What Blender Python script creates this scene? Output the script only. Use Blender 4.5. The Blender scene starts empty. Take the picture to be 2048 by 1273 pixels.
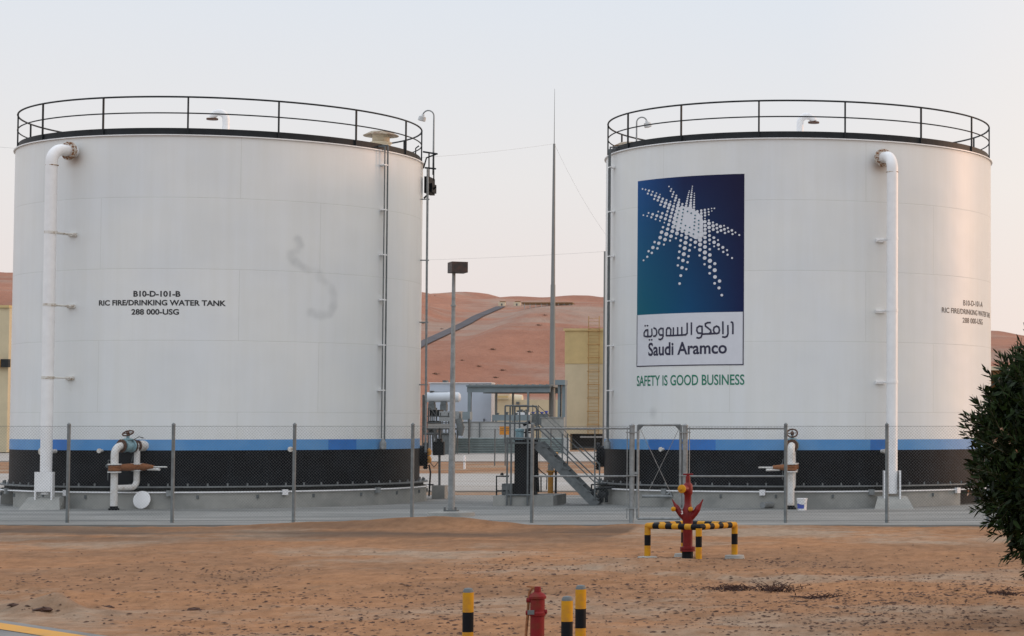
import bpy, math, random
import numpy as np
from mathutils import Vector, Matrix, noise as mnoise

random.seed(7)
S = bpy.context.scene
COL = S.collection
R_ = math.radians
V = Vector

# ------------------------------------------------------------------ camera
F, PX, PY, TILT, CZ = 4425.0, 1876.9, 642.3, 0.0485, 2.30     # focal length etc. in pixels of a 2048 wide picture
cd = bpy.data.cameras.new('camera'); cam = bpy.data.objects.new('camera', cd); COL.objects.link(cam)
cam.location = (0, 0, CZ); cam.rotation_euler = (math.pi/2 + TILT, 0, 0)
cd.sensor_fit = 'HORIZONTAL'; cd.sensor_width = 36.0; cd.lens = F/2048*36.0
cd.shift_x = (1024-PX)/2048; cd.shift_y = (PY-636.5)/2048
cd.clip_start = 0.1; cd.clip_end = 8000
S.camera = cam

# ------------------------------------------------------------------ sky, sun, exposure
SUN_AZ, SUN_EL = 64.0, 8.0            # degrees to the right of the view axis / above the horizon
w = bpy.data.worlds.new("World"); S.world = w; w.use_nodes = True
nt = w.node_tree; nt.nodes.clear()
sky = nt.nodes.new('ShaderNodeTexSky'); sky.sky_type = 'NISHITA'; sky.sun_disc = False
sky.sun_elevation = R_(SUN_EL); sky.sun_rotation = R_(SUN_AZ)
sky.air_density = 1.0; sky.dust_density = 3.0; sky.ozone_density = 1.0
tc = nt.nodes.new('ShaderNodeTexCoord')
sep = nt.nodes.new('ShaderNodeSeparateXYZ'); nt.links.new(tc.outputs['Generated'], sep.inputs[0])
ramp = nt.nodes.new('ShaderNodeValToRGB'); nt.links.new(sep.outputs['Z'], ramp.inputs[0])
cr = ramp.color_ramp
cr.elements[0].position = 0.0; cr.elements[0].color = (0.525, 0.465, 0.45, 1)
cr.elements[1].position = 1.0; cr.elements[1].color = (0.80, 0.86, 0.97, 1)
for p_, c_ in ((0.05, (0.53, 0.475, 0.462, 1)), (0.11, (0.52, 0.505, 0.505, 1)), (0.19, (0.475, 0.50, 0.54, 1)), (0.32, (0.62, 0.66, 0.73, 1)), (0.5, (0.76, 0.81, 0.90, 1))):
    e_ = cr.elements.new(p_); e_.color = c_
# warm veil of haze round the sun's azimuth, low down
dotn = nt.nodes.new('ShaderNodeVectorMath'); dotn.operation = 'DOT_PRODUCT'
nt.links.new(tc.outputs['Generated'], dotn.inputs[0])
dotn.inputs[1].default_value = (math.sin(R_(SUN_AZ))*math.cos(R_(SUN_EL)), math.cos(R_(SUN_AZ))*math.cos(R_(SUN_EL)), math.sin(R_(SUN_EL)))
mr = nt.nodes.new('ShaderNodeMapRange'); mr.inputs['From Min'].default_value = 0.40; mr.inputs['From Max'].default_value = 1.0
nt.links.new(dotn.outputs['Value'], mr.inputs['Value'])
warm = nt.nodes.new('ShaderNodeMix'); warm.data_type = 'RGBA'; warm.blend_type = 'MIX'
nt.links.new(mr.outputs[0], warm.inputs['Factor']); nt.links.new(ramp.outputs[0], warm.inputs[6])
warm.inputs[7].default_value = (0.85, 0.66, 0.50, 1)
sc = nt.nodes.new('ShaderNodeVectorMath'); sc.operation = 'SCALE'; sc.inputs['Scale'].default_value = 16.0
nt.links.new(warm.outputs[2], sc.inputs[0])
mix = nt.nodes.new('ShaderNodeMix'); mix.data_type = 'RGBA'; mix.inputs['Factor'].default_value = 0.88
nt.links.new(sky.outputs[0], mix.inputs[6]); nt.links.new(sc.outputs[0], mix.inputs[7])
bg = nt.nodes.new('ShaderNodeBackground'); bg.inputs['Strength'].default_value = 0.10
wo = nt.nodes.new('ShaderNodeOutputWorld')
nt.links.new(mix.outputs[2], bg.inputs[0]); nt.links.new(bg.outputs[0], wo.inputs[0])
ld = bpy.data.lights.new('sun', 'SUN'); ld.energy = 0.9; ld.angle = R_(10); ld.color = (1.0, 0.58, 0.40)
sun = bpy.data.objects.new('sun', ld); COL.objects.link(sun)
sd = V((math.sin(R_(SUN_AZ))*math.cos(R_(SUN_EL)), math.cos(R_(SUN_AZ))*math.cos(R_(SUN_EL)), math.sin(R_(SUN_EL))))
sun.rotation_euler = sd.to_track_quat('Z', 'Y').to_euler(); sun.location = (40, 30, 30)
vs = S.view_settings; vs.view_transform = 'Standard'; vs.look = 'None'; vs.gamma = 1.0; vs.use_curve_mapping = False
vs.exposure = 0.12

# ------------------------------------------------------------------ measuring helpers
def ray(x, y):
    a = (x-PX)/F; u = (PY-y)/F
    return V((a, math.cos(TILT)-u*math.sin(TILT), math.sin(TILT)+u*math.cos(TILT)))
def P(x, y, Y):                     # point seen at a place of the photo, standing at distance Y
    d = ray(x, y); s = Y/d.y
    return V((d.x*s, Y, CZ+d.z*s))
def G(x, y, z=0.0):                 # point on level ground
    d = ray(x, y); s = (z-CZ)/d.z
    return V((d.x*s, d.y*s, z))
def CYL(x, y, c, r):                # angle and height on an upright cylinder
    d = ray(x, y); a = d.x**2+d.y**2; b = -2*(d.x*c[0]+d.y*c[1]); k = c[0]**2+c[1]**2-r*r
    s = (-b-math.sqrt(max(b*b-4*a*k, 0)))/(2*a)
    X, Y = d.x*s, d.y*s
    return math.atan2(X-c[0], -(Y-c[1])), CZ+d.z*s
def pol(c, th, r, z): return V((c[0]+r*math.sin(th), c[1]-r*math.cos(th), z))

# ------------------------------------------------------------------ mesh builder
def wloc(o):
    v = V((0, 0, 0))
    while o is not None: v = v+o.location; o = o.parent
    return v
class MB:
    def __init__(s): s.v = []; s.f = []; s.m = []; s.sm = []; s.cut = []
    def add(s, vs, fs, mi=0, smooth=False):
        n = len(s.v); s.cut.append(n); s.v += [tuple(p) for p in vs]
        for f in fs: s.f.append(tuple(n+i for i in f)); s.m.append(mi); s.sm.append(smooth)
        return s
    def box(s, a, b, mi=0, rot=None, ctr=None, bev=0):
        x0, y0, z0 = [min(a[i], b[i]) for i in range(3)]; x1, y1, z1 = [max(a[i], b[i]) for i in range(3)]
        vs = [V((x, y, z)) for z in (z0, z1) for x, y in ((x0, y0), (x1, y0), (x1, y1), (x0, y1))]
        if rot is not None:
            c = V(ctr) if ctr is not None else V(((x0+x1)/2, (y0+y1)/2, (z0+z1)/2))
            vs = [c+rot@(p-c) for p in vs]
        return s.add(vs, [(0, 3, 2, 1), (4, 5, 6, 7), (0, 1, 5, 4), (1, 2, 6, 5), (2, 3, 7, 6), (3, 0, 4, 7)], mi)
    def tube(s, pts, r, n=10, mi=0, caps=True, smooth=True):
        pts = [V(p) for p in pts]; rs = r if isinstance(r, (list, tuple)) else [r]*len(pts)
        t0 = (pts[1]-pts[0]).normalized()
        up = V((0, 0, 1)) if abs(t0.z) < 0.9 else V((0, 1, 0))
        nx = t0.cross(up).normalized(); vs = []; fs = []
        for i, p in enumerate(pts):
            if i == 0: t = pts[1]-pts[0]
            elif i == len(pts)-1: t = pts[i]-pts[i-1]
            else: t = (pts[i+1]-pts[i]).normalized()+(pts[i]-pts[i-1]).normalized()
            t = t.normalized(); nx = (nx-t*nx.dot(t)).normalized(); ny = t.cross(nx)
            for k in range(n):
                a = 2*math.pi*k/n; vs.append(p+nx*(rs[i]*math.cos(a))+ny*(rs[i]*math.sin(a)))
        for i in range(len(pts)-1):
            for k in range(n):
                k2 = (k+1) % n; fs.append((i*n+k, i*n+k2, (i+1)*n+k2, (i+1)*n+k))
        s.add(vs, fs, mi, smooth)
        if caps:
            b = len(s.v)-len(vs)
            s.f.append(tuple(b+k for k in reversed(range(n)))); s.m.append(mi); s.sm.append(False)
            e = b+(len(pts)-1)*n
            s.f.append(tuple(e+k for k in range(n))); s.m.append(mi); s.sm.append(False)
        return s
    def lathe(s, prof, base, axis=(0, 0, 1), n=20, mi=0, smooth=True):
        # prof: list of (radius, height along axis)
        ax = V(axis).normalized(); up = V((0, 0, 1)) if abs(ax.z) < 0.9 else V((1, 0, 0))
        nx = ax.cross(up).normalized(); ny = ax.cross(nx); base = V(base); vs = []; fs = []
        for r, h in prof:
            for k in range(n):
                a = 2*math.pi*k/n; vs.append(base+ax*h+nx*(r*math.cos(a))+ny*(r*math.sin(a)))
        for i in range(len(prof)-1):
            for k in range(n):
                k2 = (k+1) % n; fs.append((i*n+k, i*n+k2, (i+1)*n+k2, (i+1)*n+k))
        s.add(vs, fs, mi, smooth); b = len(s.v)-len(vs)
        if prof[0][0] > 1e-5: s.f.append(tuple(b+k for k in reversed(range(n)))); s.m.append(mi); s.sm.append(False)
        if prof[-1][0] > 1e-5: s.f.append(tuple(b+(len(prof)-1)*n+k for k in range(n))); s.m.append(mi); s.sm.append(False)
        return s
    def ring(s, c, r0, r1, z0, z1, n=180, mi=0, a0=0, a1=2*math.pi):   # ring with rectangular section
        full = abs(a1-a0-2*math.pi) < 1e-6; m = n if full else n+1; vs = []
        for k in range(m):
            a = a0+(a1-a0)*k/n
            for r, z in ((r1, z0), (r1, z1), (r0, z1), (r0, z0)): vs.append(pol(c, a, r, z))
        fs = []
        for k in range(n):
            k2 = (k+1) % m
            for j in range(4): fs.append((k*4+j, k2*4+j, k2*4+(j+1) % 4, k*4+(j+1) % 4))
        if not full: fs += [(0, 1, 2, 3), tuple((m-1)*4+j for j in (3, 2, 1, 0))]
        return s.add(vs, fs, mi)
    def pieces(s):
        k = len(s.cut); ends = s.cut[1:]+[len(s.v)]; bb = []
        for a, e in zip(s.cut, ends):
            v = np.array(s.v[a:e]); bb.append((v.min(0)-0.015, v.max(0)+0.015))
        own = list(range(k))
        def root(i):
            while own[i] != i: i = own[i]
            return i
        for i in range(k):
            for j in range(i):
                if (bb[i][0] <= bb[j][1]).all() and (bb[j][0] <= bb[i][1]).all(): own[root(i)] = root(j)
        grp = {}
        for i in range(k): grp.setdefault(root(i), []).append(i)
        return list(grp.values()), ends
    def build(s, name, mats, parent=None, whole=True):
        if not whole and len(s.cut) > 1:
            gs, ends = s.pieces()
            if len(gs) > 1:
                first = None
                for g in gs:
                    mb = MB(); idx = {}
                    for i in g:
                        mb.cut.append(len(mb.v))
                        for q in range(s.cut[i], ends[i]): idx[q] = len(mb.v); mb.v.append(s.v[q])
                    for f, m, sm in zip(s.f, s.m, s.sm):
                        if f[0] in idx: mb.f.append(tuple(idx[q] for q in f)); mb.m.append(m); mb.sm.append(sm)
                    o = mb.build(name, mats, parent); first = first or o
                return first
        me = bpy.data.meshes.new(name); o = bpy.data.objects.new(name, me); COL.objects.link(o)
        off = wloc(parent) if parent is not None else V((0, 0, 0))
        me.from_pydata([(p[0]-off.x, p[1]-off.y, p[2]-off.z) for p in s.v], [], s.f)
        for m in (mats if isinstance(mats, (list, tuple)) else [mats]): me.materials.append(m)
        me.polygons.foreach_set('material_index', s.m); me.polygons.foreach_set('use_smooth', s.sm)
        me.update()
        if any(s.sm): me.set_sharp_from_angle(angle=R_(38))
        if parent is not None: o.parent = parent
        return o
def tag(o, label=None, cat=None, group=None, kind=None):
    if label: o['label'] = label
    if cat: o['category'] = cat
    if group: o['group'] = group
    if kind: o['kind'] = kind
    return o
def thing(name, label, cat, loc=(0, 0, 0), group=None):
    o = bpy.data.objects.new(name, None); COL.objects.link(o); o.location = loc; o.empty_display_size = 0.2
    return tag(o, label, cat, group)
def part_root(name, parent, mats, mb): return mb.build(name, mats, parent)
def copy_tree(o, parent=None):
    c = o.copy(); COL.objects.link(c)
    if parent is not None: c.parent = parent
    for ch in list(o.children): copy_tree(ch, c)
    return c
def arc(c, u, v_, r, a0, a1, n=8):
    return [V(c)+V(u)*(r*math.cos(a0+(a1-a0)*i/n))+V(v_)*(r*math.sin(a0+(a1-a0)*i/n)) for i in range(n+1)]

# ------------------------------------------------------------------ materials
def nodes(name):
    m = bpy.data.materials.new(name); m.use_nodes = True
    t = m.node_tree; b = t.nodes['Principled BSDF']
    return m, t, b
def c4(c): return (c[0], c[1], c[2], 1)
def pmat(name, col, rough=0.6, metal=0.0, var=0.12, scale=4.0, col2=None, amount=(0.45, 0.62), bump=0.0, bscale=30.0, spec=0.5, stretch=(1, 1, 1)):
    m, t, b = nodes(name); N = t.nodes; L = t.links
    tc = N.new('ShaderNodeTexCoord'); mp = N.new('ShaderNodeMapping'); L.new(tc.outputs['Object'], mp.inputs[0]); mp.inputs['Scale'].default_value = stretch
    nz = N.new('ShaderNodeTexNoise'); nz.inputs['Scale'].default_value = scale; nz.inputs['Detail'].default_value = 6; nz.inputs['Roughness'].default_value = 0.6
    L.new(mp.outputs[0], nz.inputs['Vector'])
    rn = N.new('ShaderNodeValToRGB'); L.new(nz.outputs[0], rn.inputs[0]); cr = rn.color_ramp
    if col2 is None:
        cr.elements[0].position = 0.3; cr.elements[1].position = 0.7
        cr.elements[0].color = c4([x*(1-var) for x in col]); cr.elements[1].color = c4([min(x*(1+var), 0.9) for x in col])
    else:
        cr.elements[0].position = amount[0]; cr.elements[1].position = amount[1]
        cr.elements[0].color = c4(col); cr.elements[1].color = c4(col2)
    L.new(rn.outputs[0], b.inputs['Base Color'])
    b.inputs['Roughness'].default_value = rough; b.inputs['Metallic'].default_value = metal; b.inputs['Specular IOR Level'].default_value = spec
    if bump:
        n2 = N.new('ShaderNodeTexNoise'); n2.inputs['Scale'].default_value = bscale; n2.inputs['Detail'].default_value = 4
        L.new(mp.outputs[0], n2.inputs['Vector'])
        bp = N.new('ShaderNodeBump'); bp.inputs['Strength'].default_value = 1.0; bp.inputs['Distance'].default_value = bump
        L.new(n2.outputs[0], bp.inputs['Height']); L.new(bp.outputs[0], b.inputs['Normal'])
    return m
def band_mat(name, colA, colB, period, axis='Z', offset=0.0, duty=0.5, rough=0.45):   # hazard bands along one object axis
    m, t, b = nodes(name); N = t.nodes; L = t.links
    tc = N.new('ShaderNodeTexCoord'); sp = N.new('ShaderNodeSeparateXYZ'); L.new(tc.outputs['Object'], sp.inputs[0])
    ad = N.new('ShaderNodeMath'); ad.operation = 'ADD'; ad.inputs[1].default_value = offset; L.new(sp.outputs[axis], ad.inputs[0])
    dv = N.new('ShaderNodeMath'); dv.operation = 'DIVIDE'; dv.inputs[1].default_value = period; L.new(ad.outputs[0], dv.inputs[0])
    fr = N.new('ShaderNodeMath'); fr.operation = 'FRACT'; L.new(dv.outputs[0], fr.inputs[0])
    gt = N.new('ShaderNodeMath'); gt.operation = 'GREATER_THAN'; gt.inputs[1].default_value = duty; L.new(fr.outputs[0], gt.inputs[0])
    nz = N.new('ShaderNodeTexNoise'); nz.inputs['Scale'].default_value = 14; nz.inputs['Detail'].default_value = 5; L.new(tc.outputs['Object'], nz.inputs['Vector'])
    mx = N.new('ShaderNodeMix'); mx.data_type = 'RGBA'; L.new(gt.outputs[0], mx.inputs['Factor']); mx.inputs[6].default_value = c4(colA); mx.inputs[7].default_value = c4(colB)
    hs = N.new('ShaderNodeMix'); hs.data_type = 'RGBA'; hs.blend_type = 'MULTIPLY'; hs.inputs['Factor'].default_value = 0.5
    L.new(mx.outputs[2], hs.inputs[6]); L.new(nz.outputs[0], hs.inputs[7])
    L.new(hs.outputs[2], b.inputs['Base Color']); b.inputs['Roughness'].default_value = rough
    return m

M = {}
M['black_steel'] = pmat('black_steel', (0.010, 0.013, 0.015), 0.55, var=0.3, spec=0.25)
M['galv'] = pmat('galvanised_steel', (0.22, 0.235, 0.235), 0.6, 0.1, var=0.25, scale=9)
M['galv_dark'] = pmat('weathered_galvanised_steel', (0.10, 0.113, 0.115), 0.65, 0.05, var=0.3, scale=6)
M['post'] = pmat('fence_post_steel', (0.15, 0.168, 0.17), 0.65, 0.05, var=0.25, scale=6)
M['wire'] = pmat('fence_wire', (0.125, 0.135, 0.135), 0.6, 0.1, var=0.1)
M['white_pipe'] = pmat('white_pipe_paint', (0.75, 0.755, 0.75), 0.38, var=0.06, scale=3)
M['rust'] = pmat('rusted_steel', (0.22, 0.085, 0.03), 0.85, var=0.4, scale=25, bump=0.004, bscale=80)
M['rust_stain'] = pmat('rusty_flange', (0.55, 0.52, 0.46), 0.7, scale=14, col2=(0.20, 0.09, 0.03), amount=(0.42, 0.58))
M['worn_white'] = pmat('worn_white_paint', (0.62, 0.60, 0.55), 0.6, scale=9, col2=(0.30, 0.22, 0.14), amount=(0.5, 0.68))
M['cage'] = pmat('yellow_rusty_ladder', (0.36, 0.22, 0.08), 0.8, var=0.3, scale=2)
M['dusty_white'] = pmat('dusty_white_paint', (0.60, 0.60, 0.58), 0.55, scale=5, col2=(0.45, 0.41, 0.36), amount=(0.5, 0.7))
M['dark_rust'] = pmat('dark_rust', (0.075, 0.035, 0.02), 0.85, var=0.4, scale=20)
M['pale_white'] = pmat('pale_white_paint', (0.48, 0.52, 0.55), 0.5, var=0.06, scale=1)
M['skid_dark'] = pmat('dark_machinery', (0.045, 0.05, 0.05), 0.6, var=0.4, scale=1.5)
M['vent_cap'] = pmat('weathered_vent_cap', (0.34, 0.30, 0.22), 0.8, scale=8, col2=(0.16, 0.085, 0.04), amount=(0.42, 0.6))
M['teal'] = pmat('teal_valve_paint', (0.22, 0.36, 0.40), 0.6, scale=9, col2=(0.13, 0.22, 0.25), amount=(0.45, 0.7))
M['concrete'] = pmat('concrete', (0.31, 0.31, 0.285), 0.9, scale=1.2, col2=(0.22, 0.225, 0.21), amount=(0.4, 0.65), bump=0.003, bscale=60)
M['void_shade'] = pmat('recess_shade_black', (0.02, 0.022, 0.022), 0.9, var=0.4)  # near-black colour standing in for the shade inside recesses and gaps
M['plate'] = pmat('base_plate_steel', (0.14, 0.15, 0.15), 0.6, var=0.25)
M['red'] = pmat('red_hydrant_paint', (0.17, 0.008, 0.008), 0.5, scale=9, col2=(0.11, 0.007, 0.007), amount=(0.4, 0.7), spec=0.3)
M['red_worn'] = pmat('worn_red_paint', (0.17, 0.009, 0.011), 0.7, scale=7, col2=(0.13, 0.025, 0.012), amount=(0.5, 0.68), spec=0.25)
M['yellow'] = pmat('yellow_paint', (0.50, 0.245, 0.010), 0.7, scale=9, col2=(0.40, 0.19, 0.03), amount=(0.45, 0.66), spec=0.2)
M['orange'] = pmat('orange_yellow_paint', (0.50, 0.22, 0.02), 0.55, var=0.2, scale=9)
M['black_paint'] = pmat('black_paint', (0.007, 0.008, 0.010), 0.6, var=0.3, spec=0.12)
M['pale_blue'] = pmat('pale_blue_cladding', (0.42, 0.49, 0.57), 0.5, var=0.05, scale=0.6)
M['canopy'] = pmat('blue_grey_steel', (0.15, 0.19, 0.205), 0.55, var=0.15, scale=0.7)
M['beige'] = pmat('beige_cladding', (0.51, 0.44, 0.29), 0.7, var=0.08, scale=0.5)
M['beige_dark'] = pmat('yellow_cladding', (0.50, 0.385, 0.18), 0.7, var=0.10, scale=0.6)
M['cream'] = pmat('cream_paint', (0.56, 0.48, 0.34), 0.7, var=0.08, scale=0.6)
M['brown'] = pmat('fascia_and_wall_shade_brown', (0.20, 0.11, 0.04), 0.7, var=0.2)
M['grey_wall'] = pmat('grey_wall', (0.36, 0.37, 0.36), 0.8, var=0.12, scale=0.5)
M['corr'] = pmat('corrugated_sheet', (0.21, 0.255, 0.25), 0.55, 0.2, var=0.2, scale=1.0)
M['sign_orange'] = pmat('orange_sign_face', (0.55, 0.23, 0.015), 0.6, var=0.1, scale=3)
M['white'] = pmat('white_plastic', (0.72, 0.72, 0.72), 0.5, var=0.05)
M['blue_label'] = pmat('blue_label', (0.05, 0.08, 0.38), 0.5, var=0.2)
M['lens'] = pmat('lamp_glass', (0.45, 0.46, 0.45), 0.25, var=0.1)
M['lamp_body'] = pmat('dark_lamp_housing', (0.022, 0.016, 0.014), 0.5, scale=8, col2=(0.055, 0.026, 0.018), amount=(0.4, 0.6))
M['twig'] = pmat('dry_twig', (0.042, 0.016, 0.010), 0.9, var=0.4, scale=30)
M['litter'] = pmat('dry_leaf', (0.050, 0.022, 0.013), 0.9, var=0.5, scale=2.5)
M['text_black'] = pmat('black_lettering', (0.018, 0.02, 0.022), 0.5, var=0.2)
M['text_navy'] = pmat('navy_lettering', (0.015, 0.016, 0.045), 0.5, var=0.1)
M['text_green'] = pmat('green_lettering', (0.005, 0.17, 0.10), 0.5, var=0.15)
M['sign_white'] = pmat('sign_white', (0.60, 0.62, 0.66), 0.35, var=0.03)
M['asphalt'] = pmat('asphalt', (0.16, 0.158, 0.15), 0.9, var=0.25, scale=1.2, bump=0.004, bscale=120)
M['far_road'] = pmat('far_asphalt', (0.105, 0.10, 0.105), 1.0, var=0.15, scale=0.05, spec=0.05)
M['line'] = pmat('yellow_road_paint', (0.50, 0.24, 0.02), 0.8, scale=2.0, col2=(0.36, 0.20, 0.05), amount=(0.45, 0.75))
M['pale_road'] = pmat('pale_concrete_road', (0.33, 0.315, 0.29), 0.9, scale=0.25, col2=(0.26, 0.235, 0.20), amount=(0.4, 0.7), stretch=(0.15, 1, 1))
M['mast'] = pmat('grey_mast', (0.19, 0.20, 0.195), 0.6, 0.2, var=0.1, scale=0.5)

# white tank paint with plate seams, dirt runs and the stains held in the 'wear' attribute
def tank_paint():
    m, t, b = nodes('white_tank_paint'); N = t.nodes; L = t.links
    uv = N.new('ShaderNodeUVMap'); uv.uv_map = 'plates'
    br = N.new('ShaderNodeTexBrick'); L.new(uv.outputs[0], br.inputs['Vector'])
    br.inputs['Scale'].default_value = 1.0; br.inputs['Mortar Size'].default_value = 0.011; br.inputs['Mortar Smooth'].default_value = 0.6
    br.inputs['Brick Width'].default_value = 6.39; br.inputs['Row Height'].default_value = 2.06; br.offset = 0.37
    br.inputs['Color1'].default_value = (1, 1, 1, 1); br.inputs['Color2'].default_value = (0.975, 0.98, 0.98, 1); br.inputs['Mortar'].default_value = (0.86, 0.86, 0.84, 1)
    mp = N.new('ShaderNodeMapping'); L.new(uv.outputs[0], mp.inputs[0]); mp.inputs['Scale'].default_value = (1.6, 0.10, 1)
    n1 = N.new('ShaderNodeTexNoise'); n1.inputs['Scale'].default_value = 1.6; n1.inputs['Detail'].default_value = 7; n1.inputs['Roughness'].default_value = 0.62; L.new(mp.outputs[0], n1.inputs['Vector'])
    r1 = N.new('ShaderNodeValToRGB'); r1.color_ramp.elements[0].position = 0.38; r1.color_ramp.elements[1].position = 0.62
    r1.color_ramp.elements[0].color = (0.97, 0.965, 0.95, 1); r1.color_ramp.elements[1].color = (1, 1, 1, 1); L.new(n1.outputs[0], r1.inputs[0])
    n2 = N.new('ShaderNodeTexNoise'); n2.inputs['Scale'].default_value = 0.45; n2.inputs['Detail'].default_value = 4; L.new(uv.outputs[0], n2.inputs['Vector'])
    r2 = N.new('ShaderNodeValToRGB'); r2.color_ramp.elements[0].position = 0.35; r2.color_ramp.elements[1].position = 0.65
    r2.color_ramp.elements[0].color = (0.68, 0.705, 0.71, 1); r2.color_ramp.elements[1].color = (0.715, 0.73, 0.715, 1); L.new(n2.outputs[0], r2.inputs[0])
    a = N.new('ShaderNodeMix'); a.data_type = 'RGBA'; a.blend_type = 'MULTIPLY'; a.inputs['Factor'].default_value = 1
    L.new(r2.outputs[0], a.inputs[6]); L.new(r1.outputs[0], a.inputs[7])
    c = N.new('ShaderNodeMix'); c.data_type = 'RGBA'; c.blend_type = 'MULTIPLY'; c.inputs['Factor'].default_value = 1
    L.new(a.outputs[2], c.inputs[6]); L.new(br.outputs['Color'], c.inputs[7])
    at = N.new('ShaderNodeAttribute'); at.attribute_name = 'wear'
    sp = N.new('ShaderNodeSeparateColor'); L.new(at.outputs['Color'], sp.inputs[0])
    g = N.new('ShaderNodeMix'); g.data_type = 'RGBA'; L.new(sp.outputs[0], g.inputs['Factor']); L.new(c.outputs[2], g.inputs[6]); g.inputs[7].default_value = (0.42, 0.44, 0.44, 1)
    h = N.new('ShaderNodeMix'); h.data_type = 'RGBA'; L.new(sp.outputs[1], h.inputs['Factor']); L.new(g.outputs[2], h.inputs[6]); h.inputs[7].default_value = (0.30, 0.17, 0.08, 1)
    L.new(h.outputs[2], b.inputs['Base Color'])
    b.inputs['Roughness'].default_value = 0.42; b.inputs['Specular IOR Level'].default_value = 0.35
    bp = N.new('ShaderNodeBump'); bp.inputs['Distance'].default_value = 0.004; bp.inputs['Strength'].default_value = 0.6
    bp.invert = True; L.new(br.outputs['Fac'], bp.inputs['Height'])
    n4 = N.new('ShaderNodeTexNoise'); n4.inputs['Scale'].default_value = 0.55; n4.inputs['Detail'].default_value = 2; L.new(uv.outputs[0], n4.inputs['Vector'])
    b2 = N.new('ShaderNodeBump'); b2.inputs['Distance'].default_value = 0.035; b2.inputs['Strength'].default_value = 1.0
    L.new(n4.outputs[0], b2.inputs['Height']); L.new(bp.outputs[0], b2.inputs['Normal']); L.new(b2.outputs[0], b.inputs['Normal'])
    return m
M['tank_white'] = tank_paint()
M['tank_blue'] = pmat('blue_band_paint', (0.065, 0.245, 0.52), 0.5, scale=0.8, col2=(0.105, 0.285, 0.54), amount=(0.4, 0.6))
M['tank_blue_patch'] = pmat('fresh_blue_paint', (0.02, 0.15, 0.46), 0.5, var=0.15, scale=2)
M['tank_black'] = pmat('black_band_paint', (0.003, 0.004, 0.006), 0.55, scale=1.5, col2=(0.010, 0.013, 0.017), amount=(0.45, 0.75), spec=0.12)

def panel_paint():        # the printed panel: teal low on the left running into navy at the upper right
    m, t, b = nodes('blue_panel_print'); N = t.nodes; L = t.links
    uv = N.new('ShaderNodeUVMap'); uv.uv_map = 'plates'
    sp = N.new('ShaderNodeSeparateXYZ'); L.new(uv.outputs[0], sp.inputs[0])
    rx = N.new('ShaderNodeValToRGB'); L.new(sp.outputs[0], rx.inputs[0])
    rx.color_ramp.elements[0].color = (0.000, 0.105, 0.150, 1); rx.color_ramp.elements[1].color = (0.004, 0.010, 0.060, 1)
    e = rx.color_ramp.elements.new(0.55); e.color = (0.000, 0.060, 0.155, 1)
    ry = N.new('ShaderNodeValToRGB'); L.new(sp.outputs[0], ry.inputs[0])
    ry.color_ramp.elements[0].color = (0.000, 0.060, 0.22, 1); ry.color_ramp.elements[1].color = (0.005, 0.004, 0.030, 1)
    e = ry.color_ramp.elements.new(0.5); e.color = (0.004, 0.010, 0.060, 1)
    mx = N.new('ShaderNodeMix'); mx.data_type = 'RGBA'; L.new(sp.outputs[1], mx.inputs['Factor']); L.new(rx.outputs[0], mx.inputs[6]); L.new(ry.outputs[0], mx.inputs[7])
    L.new(mx.outputs[2], b.inputs['Base Color']); b.inputs['Roughness'].default_value = 0.5; b.inputs['Specular IOR Level'].default_value = 0.2
    return m
M['panel'] = panel_paint()

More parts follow.
